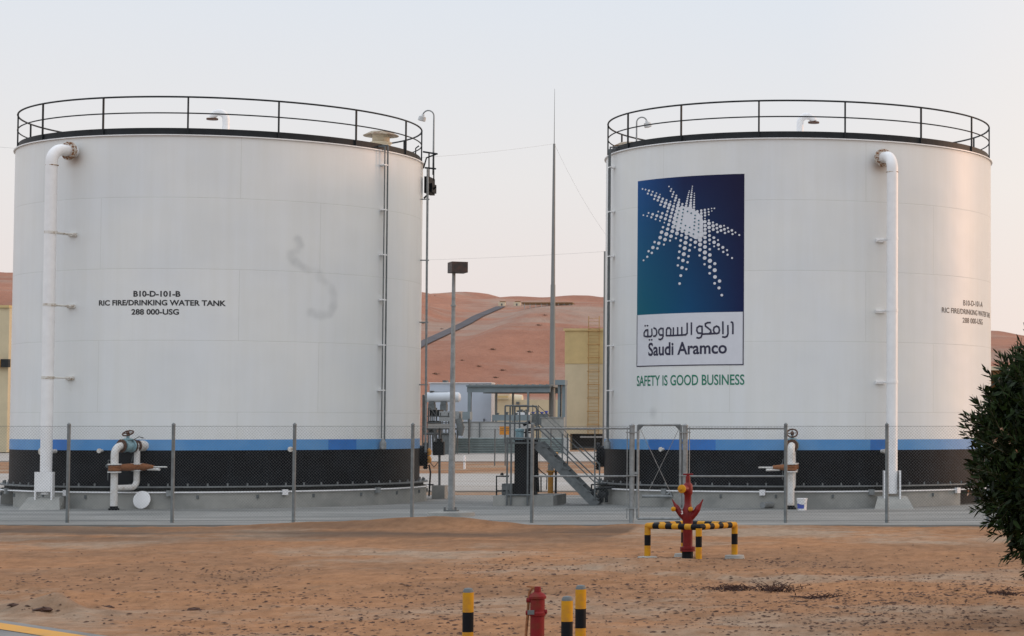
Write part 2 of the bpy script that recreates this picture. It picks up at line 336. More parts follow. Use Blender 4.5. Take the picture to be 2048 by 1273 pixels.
def sand_mat(name, a, bcol, cgrey, scale, far=False):
    m, t, b = nodes(name); N = t.nodes; L = t.links
    tc = N.new('ShaderNodeTexCoord')
    def nz(s, stretch, det=6, rough=0.6):
        mp = N.new('ShaderNodeMapping'); mp.inputs['Scale'].default_value = stretch; L.new(tc.outputs['Object'], mp.inputs[0])
        n = N.new('ShaderNodeTexNoise'); n.inputs['Scale'].default_value = s; n.inputs['Detail'].default_value = det; n.inputs['Roughness'].default_value = rough
        L.new(mp.outputs[0], n.inputs['Vector']); return n
    def rm(n, p0, p1, c0, c1):
        r = N.new('ShaderNodeValToRGB'); r.color_ramp.elements[0].position = p0; r.color_ramp.elements[1].position = p1
        r.color_ramp.elements[0].color = c4(c0); r.color_ramp.elements[1].color = c4(c1); L.new(n.outputs[0], r.inputs[0]); return r
    r1 = rm(nz(0.22*scale, (0.9, 0.8, 1)), 0.36, 0.62, a, bcol)
    n2 = nz(0.17*scale, (0.75, 0.8, 1), 8, 0.68); k = rm(n2, 0.50, 0.61, (0, 0, 0), (1, 1, 1))
    mx = N.new('ShaderNodeMix'); mx.data_type = 'RGBA'; L.new(k.outputs[0], mx.inputs['Factor']); L.new(r1.outputs[0], mx.inputs[6]); mx.inputs[7].default_value = c4(cgrey)
    r3 = rm(nz(2.0*scale, (1.5, 0.8, 1), 9, 0.78), 0.32, 0.60, *(((0.66, 0.63, 0.60), (1.12, 1.12, 1.12)) if not far else ((0.86, 0.85, 0.85), (1.06, 1.06, 1.06))))
    m2 = N.new('ShaderNodeMix'); m2.data_type = 'RGBA'; m2.blend_type = 'MULTIPLY'; m2.inputs['Factor'].default_value = 1
    L.new(mx.outputs[2], m2.inputs[6]); L.new(r3.outputs[0], m2.inputs[7])
    if not far:
        at = N.new('ShaderNodeAttribute'); at.attribute_name = 'dark_sand'
        m3 = N.new('ShaderNodeMix'); m3.data_type = 'RGBA'; L.new(at.outputs['Fac'], m3.inputs['Factor']); L.new(m2.outputs[2], m3.inputs[6]); m3.inputs[7].default_value = (0.085, 0.058, 0.040, 1)
        L.new(m3.outputs[2], b.inputs['Base Color'])
    else:
        L.new(m2.outputs[2], b.inputs['Base Color'])
    b.inputs['Roughness'].default_value = 0.95; b.inputs['Specular IOR Level'].default_value = 0.15
    bp = N.new('ShaderNodeBump'); bp.inputs['Strength'].default_value = 1.0; bp.inputs['Distance'].default_value = 0.035/scale if not far else 1.5
    n5 = nz(9*scale, (1, 1, 1), 6, 0.7); L.new(n5.outputs[0], bp.inputs['Height']); L.new(bp.outputs[0], b.inputs['Normal'])
    return m
M['sand'] = sand_mat('sand', (0.318, 0.163, 0.078), (0.232, 0.128, 0.068), (0.295, 0.216, 0.150), 1.0)
M['dune'] = sand_mat('dune_sand', (0.38, 0.185, 0.12), (0.30, 0.142, 0.093), (0.345, 0.24, 0.185), 0.05, far=True)

def slab_mat():
    m, t, b = nodes('pad_concrete'); N = t.nodes; L = t.links
    tc = N.new('ShaderNodeTexCoord'); mp = N.new('ShaderNodeMapping'); mp.inputs['Scale'].default_value = (0.35, 1, 1); L.new(tc.outputs['Object'], mp.inputs[0])
    n = N.new('ShaderNodeTexNoise'); n.inputs['Scale'].default_value = 0.7; n.inputs['Detail'].default_value = 7; L.new(mp.outputs[0], n.inputs['Vector'])
    r = N.new('ShaderNodeValToRGB'); L.new(n.outputs[0], r.inputs[0]); r.color_ramp.elements[0].position = 0.35; r.color_ramp.elements[1].position = 0.65
    r.color_ramp.elements[0].color = (0.140, 0.145, 0.136, 1); r.color_ramp.elements[1].color = (0.240, 0.242, 0.226, 1)
    L.new(r.outputs[0], b.inputs['Base Color']); b.inputs['Roughness'].default_value = 0.9
    return m
M['slab'] = slab_mat()

# ------------------------------------------------------------------ ground, pad, roads
def gauss(x, c, s): return math.exp(-((x-c)/s)**2)
CLODS = [(G(62, 1222), 0.34, 0.5, 0.20), (G(128, 1219), 0.36, 0.55, 0.21), (G(10, 1215), 0.5, 0.6, 0.13), (G(190, 1228), 0.3, 0.4, 0.10)]
RUTS = [((p_.x, p_.y), (q_.x, q_.y)) for p_, q_ in ((G(-60, 1150), G(170, 1222)), (G(-60, 1176), G(150, 1240)), (G(430, 1168), G(1300, 1150)), (G(420, 1180), G(1320, 1160)), (G(200, 1186), G(560, 1214)), (G(1250, 1128), G(2100, 1200)), (G(1220, 1136), G(2100, 1216)))]
def road_side(x, y):                 # > 0 on the road side of its edge, metres
    a = G(-60, 1233); b_ = G(200, 1272)
    d = (b_-a).normalized(); n = V((-d.y, d.x, 0))
    s = (V((x, y, 0))-a).dot(n)
    return -s
def ground_h(x, y):
    h = -0.03+0.05*mnoise.noise(V((x*0.35, y*0.5, 3.1)))+0.022*mnoise.noise(V((x*1.3, y*1.7, 9)))+0.020*mnoise.noise(V((x*2.1, y*3.1, 5)))+0.010*mnoise.noise(V((x*4.3, y*5.1, 15)))
    if y < 53: 
        h += 0.235*gauss(x, -11.9, 1.75)*gauss(y, 52.5, 1.0)+0.10*gauss(x, -14.6, 1.9)*gauss(y, 52.3, 0.9)+0.05*gauss(x, -6.2, 1.6)*gauss(y, 52.6, 0.6)
        h += 0.05*gauss(x, -4.4, 1.6)*gauss(y, 38.6, 0.8)
        for c, sx, sy, hh in CLODS: h += hh*gauss(x, c.x, sx)*gauss(y, c.y, sy)*(0.75+0.5*mnoise.noise(V((x*2.3, y*2.3, 1))))
    else:
        t = min(1, (y-53)/1.2); h0 = 0.235*gauss(x, -11.9, 1.75)*gauss(53, 52.5, 1.0)+0.10*gauss(x, -14.6, 1.9)*gauss(53, 52.3, 0.9)
        h = h*(1-t)+h0*(1-t)**2-0.12*t
    if y < 44:
        for (ax, ay), (bx, by) in RUTS:
            dx, dy = bx-ax, by-ay; L2 = dx*dx+dy*dy; t = ((x-ax)*dx+(y-ay)*dy)/L2
            if -0.1 < t < 1.1:
                d = abs((x-ax)*dy-(y-ay)*dx)/math.sqrt(L2)+0.25*mnoise.noise(V((x*.5, y*.5, 2)))
                if abs(d) < 0.7: h += (0.035*gauss(abs(d), 0.28, 0.13)-0.045*gauss(d, 0, 0.16))*(0.6+0.8*mnoise.noise(V((x*1.7, y*1.7, 6))))
    rs = road_side(x, y)
    if rs > -1.2: h = h*max(0, min(1, -rs/1.2))-0.03*(1 if rs > 0 else 0)
    return h
def build_ground():
    xs = [-2600, -1200, -600, -300, -150, -80, -50, -35, -28]+[-24+0.12*i for i in range(250)]+[6.5, 9, 14, 25, 50, 100, 200, 400, 900, 1800]
    ys = [-60, -20, 0, 8, 13, 16]+[18+0.12*i for i in range(318)]+[57, 60, 66, 72, 78, 85, 95, 110, 130, 160, 200, 260, 340, 460, 700, 1200, 2400, 4000]
    vs = []; dark_sand = []
    for y in ys:
        for x in xs:
            far = y > 57 or y < 17 or x < -26 or x > 6.2
            vs.append((x, y, ground_h(x, y) if not far else (-0.12 if y > 52 else -0.05)))
            d = 0.0
            if 41 < y < 54 and x < -7: d = gauss(y, 49.6, 3.6)*max(0, min(1, 0.72+1.3*mnoise.noise(V((x*0.22, y*0.8, 2)))))  # patchy darker brown sand, strongest in a band along the fence
            for c, sx, sy, hh in CLODS: d = max(d, 0.5*gauss(x, c.x+.15, sx)*gauss(y, c.y-.2, sy)*(0.6+0.8*mnoise.noise(V((x*3, y*3, 4)))))  # darkens each sand heap, centred slightly right and nearer the camera
            dark_sand.append(max(0, min(1, d)))
    nx = len(xs); fs = [(j*nx+i, j*nx+i+1, (j+1)*nx+i+1, (j+1)*nx+i) for j in range(len(ys)-1) for i in range(nx-1)]
    mb = MB(); mb.add(vs, fs, 0, True); o = mb.build('ground', M['sand'])
    at = o.data.attributes.new('dark_sand', 'FLOAT', 'POINT'); at.data.foreach_set('value', [0.85*d for d in dark_sand])
    return tag(o, kind='structure')
build_ground()
def sheet(name, pts, z, mat, thick=0.0):
    mb = MB(); n = len(pts)
    mb.add([(p[0], p[1], z) for p in pts]+([(p[0], p[1], z-thick) for p in pts] if thick else []),
           [tuple(range(n))]+([(i, i+n, (i+1) % n+n, (i+1) % n) for i in range(n)] if thick else []))
    return tag(mb.build(name, mat), kind='structure')
sheet('concrete_pad', [(-40, 53.0), (20, 53.0), (20, 76.5), (-40, 76.5)], 0.0, M['slab'], 0.3)
sheet('service_road', [(-120, 84), (60, 84), (60, 116), (-120, 116)], -0.06, M['pale_road'], 0.08)
sheet('back_road', [(-140, 160), (60, 160), (60, 225), (-140, 225)], -0.06, M['pale_road'], 0.08)
a, b_ = G(-60, 1233), G(200, 1272); d_ = (b_-a).normalized(); n_ = V((d_.y, -d_.x, 0))
a2, b2 = a-d_*6, b_+d_*14
sheet('road', [a2, b2, b2+n_*8, a2+n_*8], 0.010, M['asphalt'], 0.2)
l0 = 0.18
tag(MB().add([a2+n_*l0+V((0, 0, .016)), b2+n_*l0+V((0, 0, .016)), b2+n_*(l0+.34)+V((0, 0, .016)), a2+n_*(l0+.34)+V((0, 0, .016))], [(0, 3, 2, 1)]).build('road_line', M['line']), kind='structure')

# ------------------------------------------------------------------ dunes
def interp(x, tab):
    if x <= tab[0][0]: return tab[0][1]
    for (x0, y0), (x1, y1) in zip(tab, tab[1:]):
        if x <= x1:
            t = (x-x0)/(x1-x0); t = t*t*(3-2*t); return y0+(y1-y0)*t
    return tab[-1][1]
YS_, YC_ = 1200.0, 1700.0
crest = [(-900, 500), (-300, 525), (0, 544), (30, 546), (400, 566), (845, 584), (885, 592), (965, 586), (1020, 597), (1060, 594), (1110, 596), (1180, 591), (1215, 595), (1500, 615), (1985, 661), (2060, 672), (2500, 690), (3200, 700)]
shold = [(-900, 560), (0, 565), (500, 590), (845, 606), (1000, 607), (1150, 606), (1215, 606), (1600, 640), (2000, 672), (2100, 680), (3200, 715)]
CT = [((x-PX)/F*YC_, P(x, y, YC_).z) for x, y in crest]
ST = [((x-PX)/F*YS_, P(x, y, YS_).z) for x, y in shold]
# the road up the dune: centre line given by place in the photo and distance
_rt = [(640, 806, 560), (700, 774, 625), (755, 741, 690), (800, 715, 750), (838, 692, 800), (870, 677, 855), (907, 660, 920), (932, 648, 965), (956, 634, 1020), (976, 625.5, 1080), (996, 617, 1145), (1006, 612.5, 1185)]
ROAD_PTS = []
for (a0, a1, a2_), (b0_, b1_, b2_) in zip(_rt, _rt[1:]):
    for k_ in range(8):
        t_ = k_/8; ROAD_PTS.append((P(a0+(b0_-a0)*t_, a1+(b1_-a1)*t_, a2_+(b2_-a2_)*t_), 0))
ROAD_PTS.append((P(*_rt[-1]), 0))
_rx, _ry, _rz = [np.array([q[i] for q, _ in ROAD_PTS]) for i in range(3)]
def dune_h(x, y):
    h = dune_raw(x, y)
    if 562 < y < 1190 and -270 < x < -120:
        xc = float(np.interp(y, _ry, _rx)); zc = float(np.interp(y, _ry, _rz)); d = abs(x-xc)
        if d < 30:
            wgt = 1 if d < 9 else 1-(d-9)/21; wgt = wgt*wgt*(3-2*wgt)*min(1, (1190-y)/30); h = h*(1-wgt)+zc*wgt
    return h
def dune_raw(x, y):
    zs = interp(x, ST); zc = interp(x*YC_/YC_, CT)
    n = 7*mnoise.noise(V((x*0.006, y*0.008, 1.7)))+2.6*mnoise.noise(V((x*0.02, y*0.024, 4)))
    if y < YS_:
        t = max(0, (y-430)/(YS_-430)); s = t*t*(3-2*t)*0.55+t*0.45
        return -0.5+zs*s+n*min(1, t*3)*min(1, (1-t)*3)
    if y < YC_:
        t = (y-YS_)/(YC_-YS_); s = t*t*(3-2*t)
        return -0.5+zs+(zc-zs)*(0.25*t+0.75*s)-3*math.sin(t*math.pi)+n*0.5*math.sin(t*math.pi)
    return -0.5+zc-(y-YC_)*0.10
def build_dunes():
    xs = np.concatenate([np.linspace(-1150, -760, 14)[:-1], np.linspace(-760, 130, 190), np.linspace(130, 520, 14)[1:]])
    ys = np.concatenate([np.linspace(425, 1230, 150), np.linspace(1240, 1800, 70)])
    vs = [(x, y, dune_h(x, y)) for y in ys for x in xs]; nx = len(xs)
    fs = [(j*nx+i, j*nx+i+1, (j+1)*nx+i+1, (j+1)*nx+i) for j in range(len(ys)-1) for i in range(nx-1)]
    return tag(MB().add(vs, fs, 0, True).build('dunes', M['dune']), kind='structure')
build_dunes()
def on_dune(x, y):
    d = ray(x, y); Y = 440.0
    while Y < 1790:
        s = Y/d.y
        if CZ+d.z*s <= dune_h(d.x*s, Y): return V((d.x*s, Y, dune_h(d.x*s, Y)))
        Y += 1.5
    return P(x, y, 1500)
flat = []
for q, nrm_s in ROAD_PTS:
    for k in range(5):
        o_ = (k/4-0.5)*5.0; flat.append((q.x+o_, q.y, q.z+0.4))
fs = [(i*5+k, i*5+k+1, (i+1)*5+k+1, (i+1)*5+k) for i in range(len(ROAD_PTS)-1) for k in range(4)]
tag(MB().add(flat, fs, 0, True).build('dune_road', M['far_road']), kind='structure')

# ------------------------------------------------------------------ writing
def text_quad(body, corners, c, r, mat, name, parent, bold=0.0, inset=0.006, n=1):
    # corners: pixel places of bottom-left, bottom-right, top-right, top-left of the written box on the tank wall
    cu = bpy.data.curves.new(name, 'FONT'); cu.body = body; cu.size = 1.0; cu.offset = bold; cu.resolution_u = 4
    tmp = bpy.data.objects.new(name, cu); COL.objects.link(tmp)
    bpy.context.view_layer.update()
    me = bpy.data.meshes.new_from_object(tmp.evaluated_get(bpy.context.evaluated_depsgraph_get()))
    co = [v.co.copy() for v in me.vertices]; fs = [tuple(p.vertices) for p in me.polygons]
    bpy.data.objects.remove(tmp); bpy.data.curves.remove(cu); bpy.data.meshes.remove(me)
    x0 = min(p.x for p in co); x1 = max(p.x for p in co); y0 = min(p.y for p in co); y1 = max(p.y for p in co)
    q = [CYL(x, y, c, r) for x, y in corners]
    vs = []
    for p in co:
        u = (p.x-x0)/(x1-x0); v = (p.y-y0)/(y1-y0)
        th = (q[0][0]*(1-u)+q[1][0]*u)*(1-v)+(q[3][0]*(1-u)+q[2][0]*u)*v
        z = (q[0][1]*(1-u)+q[1][1]*u)*(1-v)+(q[3][1]*(1-u)+q[2][1]*u)*v
        vs.append(pol(c, th, r+inset, z))
    return MB().add(vs, fs).build(name, mat, parent)

# ------------------------------------------------------------------ storage tanks
TR, Z_BASE, Z_BLK, Z_BLU, Z_RIM = 6.1, 0.622, 1.668, 1.977, 10.73
CL, CR = (-22.5315, 69.512), (-4.433, 70.258)
SMEAR = [(594.6, 480), (599, 491), (596, 501), (583, 507), (584, 516), (596, 527), (612, 537), (631, 541), (645, 560), (660, 575), (668, 587), (668, 611), (662, 629), (643, 630), (620, 625)]
def seg_dist(px, pz, a, b):
    ax, az = a; bx, bz = b; dx, dz = bx-ax, bz-az; t = np.clip(((px-ax)*dx+(pz-az)*dz)/(dx*dx+dz*dz+1e-9), 0, 1)
    return np.hypot(px-ax-t*dx, pz-az-t*dz)
def tank_wall(name, c, parent, smear, rust_at, patches, spots):
    n = 640; zs = [Z_BASE, 1.15, Z_BLK, Z_BLU]+list(np.arange(2.04, Z_RIM-0.02, 0.058))+[Z_RIM]
    th = np.arange(n+1)*2*math.pi/n-math.pi; zz = np.array(zs); TH, ZZ = np.meshgrid(th, zz)
    X = TR*np.sin(TH[:, :n])+c[0]; Y = -TR*np.cos(TH[:, :n])+c[1]
    vs = np.stack([X, Y, ZZ[:, :n]], -1).reshape(-1, 3)
    off = wloc(parent); vs = vs-np.array([off.x, off.y, off.z])
    fs = []; mi = []
    for j in range(len(zs)-1):
        zc = (zs[j]+zs[j+1])/2
        for i in range(n):
            fs.append((j*n+i, j*n+(i+1) % n, (j+1)*n+(i+1) % n, (j+1)*n+i))
            t = (th[i]+th[i+1])/2
            if zc < Z_BLK: k = 2
            elif zc < Z_BLU: k = 3 if any(p0 < t < p1 for p0, p1 in patches) else 1
            else: k = 0
            mi.append(k)
    me = bpy.data.meshes.new(name); o = bpy.data.objects.new(name, me); COL.objects.link(o)
    me.from_pydata(vs.tolist(), [], fs)
    for m in ('tank_white', 'tank_blue', 'tank_black', 'tank_blue_patch'): me.materials.append(M[m])
    me.polygons.foreach_set('material_index', mi); me.polygons.foreach_set('use_smooth', [True]*len(fs))
    uvl = me.uv_layers.new(name='plates'); uv = np.zeros((len(fs)*4, 2)); k = 0
    for j in range(len(zs)-1):
        for i in range(n):
            for (ii, jj) in ((i, j), (i+1, j), (i+1, j+1), (i, j+1)): uv[k] = (th[ii]*TR+40, zs[jj]-Z_RIM+5*2.06-0.27); k += 1
    uvl.data.foreach_set('uv', uv.ravel())
    A = (TH[:, :n]*TR).ravel(); Zf = ZZ[:, :n].ravel()
    grey = np.zeros_like(A); rust = np.zeros_like(A)
    if smear:
        q = [CYL(x, y, c, TR) for x, y in smear]; q = [(t*TR, z) for t, z in q]
        d = np.full_like(A, 9.0)
        for a_, b2_ in zip(q, q[1:]): d = np.minimum(d, seg_dist(A, Zf, a_, b2_))
        nn = np.array([mnoise.noise(V((a_*2.3, z_*2.3, 3)))+0.5*mnoise.noise(V((a_*7, z_*5, 8))) if d_ < 0.5 else 0 for a_, z_, d_ in zip(A, Zf, d)])
        grey = np.maximum(grey, np.clip(0.36+0.30*nn, 0.1, 0.6)*np.clip((0.165+0.06*nn-d)/0.11, 0, 1))
    for (x, y, rr, k) in spots:
        t, z = CYL(x, y, c, TR); d = np.hypot(A-t*TR, Zf-z); grey = np.maximum(grey, k*np.clip((rr-d)/(rr*0.7), 0, 1))
    if rust_at:
        t, z = rust_at; da = A-t*TR; dz = Zf-z
        rust = np.maximum(rust, 0.55*np.exp(-(da/0.28)**2)*np.exp(-((dz+0.22)/0.22)**2))
        rust = np.maximum(rust, 0.18*np.exp(-(da/0.20)**2)*np.where(dz < -0.2, np.exp((dz+0.2)/0.8), 0))
    col = np.stack([grey, rust, np.zeros_like(A), np.ones_like(A)], -1)
    at = me.color_attributes.new('wear', 'FLOAT_COLOR', 'POINT'); at.data.foreach_set('color', col.ravel())
    me.update(); o.parent = parent
    return o

def conduit_pair(c, th, z0, z1, parent, top_out=True):
    mb = MB()
    for k, dz in ((-0.07, 0), (0.07, 0.05)):
        t = th+k/TR; p = [pol(c, t, TR+0.16, z0-dz*3), pol(c, t, TR+0.16, z1-0.1)]
        mb.tube(p, 0.025 if k > 0 else 0.019, 8)
    mb.tube([pol(c, th-0.075/TR, TR+0.16, z1-0.12), pol(c, th-0.075/TR, TR+0.16, z1), pol(c, th-0.075/TR, TR-0.55, z1+0.06)], 0.03, 8)
    mb.tube([pol(c, th+0.075/TR, TR+0.16, z1-0.12), pol(c, th+0.075/TR, TR+0.16, z1+0.06), pol(c, th+0.075/TR, TR-0.55, z1+0.10)], 0.03, 8)
    o = mb.build('gauge_conduit', M['galv_dark'], parent, whole=False)
    mb = MB(); z = z1-0.55
    while z > z0+0.1:
        mb.box(pol(c, th, TR+0.10, z)-V((0.11, 0.08, 0.018)), pol(c, th, TR+0.10, z)+V((0.11, 0.08, 0.018)), rot=Matrix.Rotation(th, 3, 'Z'))
        z -= 1.37
    mb.build('bracket', M['white_pipe'], o, whole=False)
    # gauge head at the bottom
    p = pol(c, th, TR+0.16, z0-0.2)
    MB().lathe([(0.02, 0), (0.10, 0.03), (0.10, 0.22), (0.05, 0.30), (0.03, 0.34)], p-V((0, 0, .15))).build('gauge_head', M['galv'], o)
    return o

def overflow_pipe(c, flange_px, parent):
    th, zf = CYL(flange_px[0], flange_px[1], c, TR)
    u = V((math.sin(th), -math.cos(th), 0)); up = V((0, 0, 1)); so = 0.86; r = 0.165
    wall = pol(c, th, TR-0.02, zf)
    bend = 0.40
    pth = [wall, wall+u*(so-bend+0.02)]+arc(wall+u*(so-bend+0.02)-up*bend, up, u, bend, 0, math.pi/2, 10)[1:]
    bot = V((wall.x+u.x*so, wall.y+u.y*so, 0.42)); pth += [bot]
    o = MB().tube(pth, r, 20).build('overflow_pipe', M['white_pipe'], parent)
    MB().lathe([(r+0.012, 0), (0.27, 0.0), (0.27, 0.035), (0.255, 0.04), (0.255, 0.045), (0.27, 0.05), (0.27, 0.085), (r+0.012, 0.09)], wall+u*0.20, u, 24).build('flange', M['rust_stain'], o, whole=False)
    mb = MB(); fx = u.cross(up)
    for k in range(12):
        a = 2*math.pi*k/12; p = wall+u*0.245+fx*(0.235*math.cos(a))+up*(0.235*math.sin(a)); mb.tube([p-u*0.08, p+u*0.08], 0.018, 6)
    mb.build('bolt', M['rust'], o, whole=False)
    mb = MB(); jz = zf-bend-0.10; mb.lathe([(r+0.004, 0), (r+0.018, 0.005), (r+0.018, 0.03), (r+0.004, 0.035)], (bot.x, bot.y, jz), n=24)
    mb.build('joint_band', M['rust_stain'], o)
    for k in range(3):
        z = zf-2.42-2.08*k; q = V((bot.x, bot.y, z)); mb = MB()
        mb.lathe([(r+0.003, -0.04), (r+0.016, -0.04), (r+0.016, 0.04), (r+0.003, 0.04)], q, n=24)
        mb.tube([q-u*r*0.9+fx*(-0.10), q-u*(so-0.02)+fx*(-0.10)], 0.022, 6); mb.tube([q-u*r*0.9+fx*0.10, q-u*(so-0.02)+fx*0.10], 0.022, 6)
        mb.box(q-u*(so-0.05)-V((0.14, 0.03, 0.05)), q-u*(so-0.05)+V((0.14, 0.03, 0.05)), rot=Matrix.Rotation(th, 3, 'Z'))
        mb.build('pipe_clamp', M['worn_white'] if c is CL else M['white_pipe'], o, whole=False)
    # foot: two side plates and a front plate with a square opening
    mb = MB(); rot = Matrix.Rotation(0.10, 3, 'Z'); ctr = (bot.x, bot.y, 0)
    for s in (-1, 1): mb.box((bot.x+s*0.225-0.022, bot.y-0.24, 0.17), (bot.x+s*0.225+0.022, bot.y+(0.0 if c is CL else 0.24), 1.08 if c is CR else 1.06), rot=rot, ctr=ctr)
    if c is CL:
        mb.box((bot.x-0.21, bot.y-0.24, 0.50), (bot.x+0.21, bot.y-0.20, 1.06), rot=rot, ctr=ctr)
    mb.build('pipe_foot', M['white_pipe'], o, whole=False)
    return th, zf, bot

def rail_path(c, r, z, n=120): return [pol(c, 2*math.pi*k/n, r, z) for k in range(n+1)]

def gooseneck(c, px, py, parent, flip):
    base = P(px, py, c[1]-3.6); base = V((base.x, base.y, Z_RIM+0.05)); h = P(px, py-14, base.y).z
    u = V((-1 if flip else 1, 0, 0)); r = 0.105; R2 = 0.21
    pth = [base, V((base.x, base.y, h-R2+0.11))]+arc(V((base.x, base.y, h-R2+0.11))+u*R2, -u, V((0, 0, 1)), R2, 0, math.pi*0.92, 12)[1:]
    o = MB().tube(pth, r, 16).build('vent_gooseneck', M['white_pipe'], parent)
    e = pth[-1]; MB().lathe([(0.11, 0), (0.17, 0), (0.17, 0.045), (0.11, 0.045)], e-V((0, 0, .06)), n=20).build('flange', M['dark_rust'], o, whole=False)
    return o

def roof_vent(c, px, py, parent, Y, w):
    p = P(px, py, Y); z0 = Z_RIM+0.02; mb = MB()
    o = MB().lathe([(0.30, z0), (0.30, p.z-0.30), (0.34, p.z-0.28), (0.34, p.z-0.24), (0.27, p.z-0.22), (0.27, p.z+0.02)], (p.x, p.y, 0), n=24).build('roof_vent', M['cream'], parent)
    MB().lathe([(0.28, p.z), (w, p.z-0.05), (w+0.015, p.z-0.03), (w*0.6, p.z+0.09), (0.0, p.z+0.13)], (p.x, p.y, 0), n=28).build('vent_cap', M['vent_cap'], o)
    return o

def floodlight(base, top_z, reach, parent, name='floodlight'):
    u = V((1 if reach > 0 else -1, 0, 0)); rr = abs(reach)/2
    pth = [base, V((base.x, base.y, top_z-rr))]+arc(V((base.x, base.y, top_z-rr))+u*rr, -u, V((0, 0, 1)), rr, 0, math.pi*0.95, 12)[1:]
    o = MB().tube(pth, [0.035, 0.024]+[0.022]*(len(pth)-2), 8).build(name, M['galv'], parent)
    e = pth[-1]
    MB().lathe([(0.035, 0.06), (0.06, 0.0), (0.115, -0.03), (0.125, -0.16), (0.105, -0.17)], e-V((0, 0, .02)), (0.25*u.x*-1, 0.0, 1), n=14).build('lamp_head', M['lens'], o)
    return o

def manway(c, th, parent):
    u = V((math.sin(th), -math.cos(th), 0)); p = pol(c, th, TR-0.03, 1.42)
    o = MB().lathe([(0.33, 0), (0.33, 0.16), (0.43, 0.16), (0.43, 0.205), (0.41, 0.21), (0.43, 0.215), (0.43, 0.26), (0.0, 0.265)], p, u, 28).build('manway', M['black_paint'], parent)
    mb = MB(); fx = u.cross(V((0, 0, 1)))
    for k in range(20):
        a = 2*math.pi*k/20; q = p+fx*(0.39*math.cos(a))+V((0, 0, 0.39*math.sin(a))); mb.tube([q+u*0.14, q+u*0.29], 0.016, 6)
    mb.build('bolt', M['black_steel'], o, whole=False)
    return o

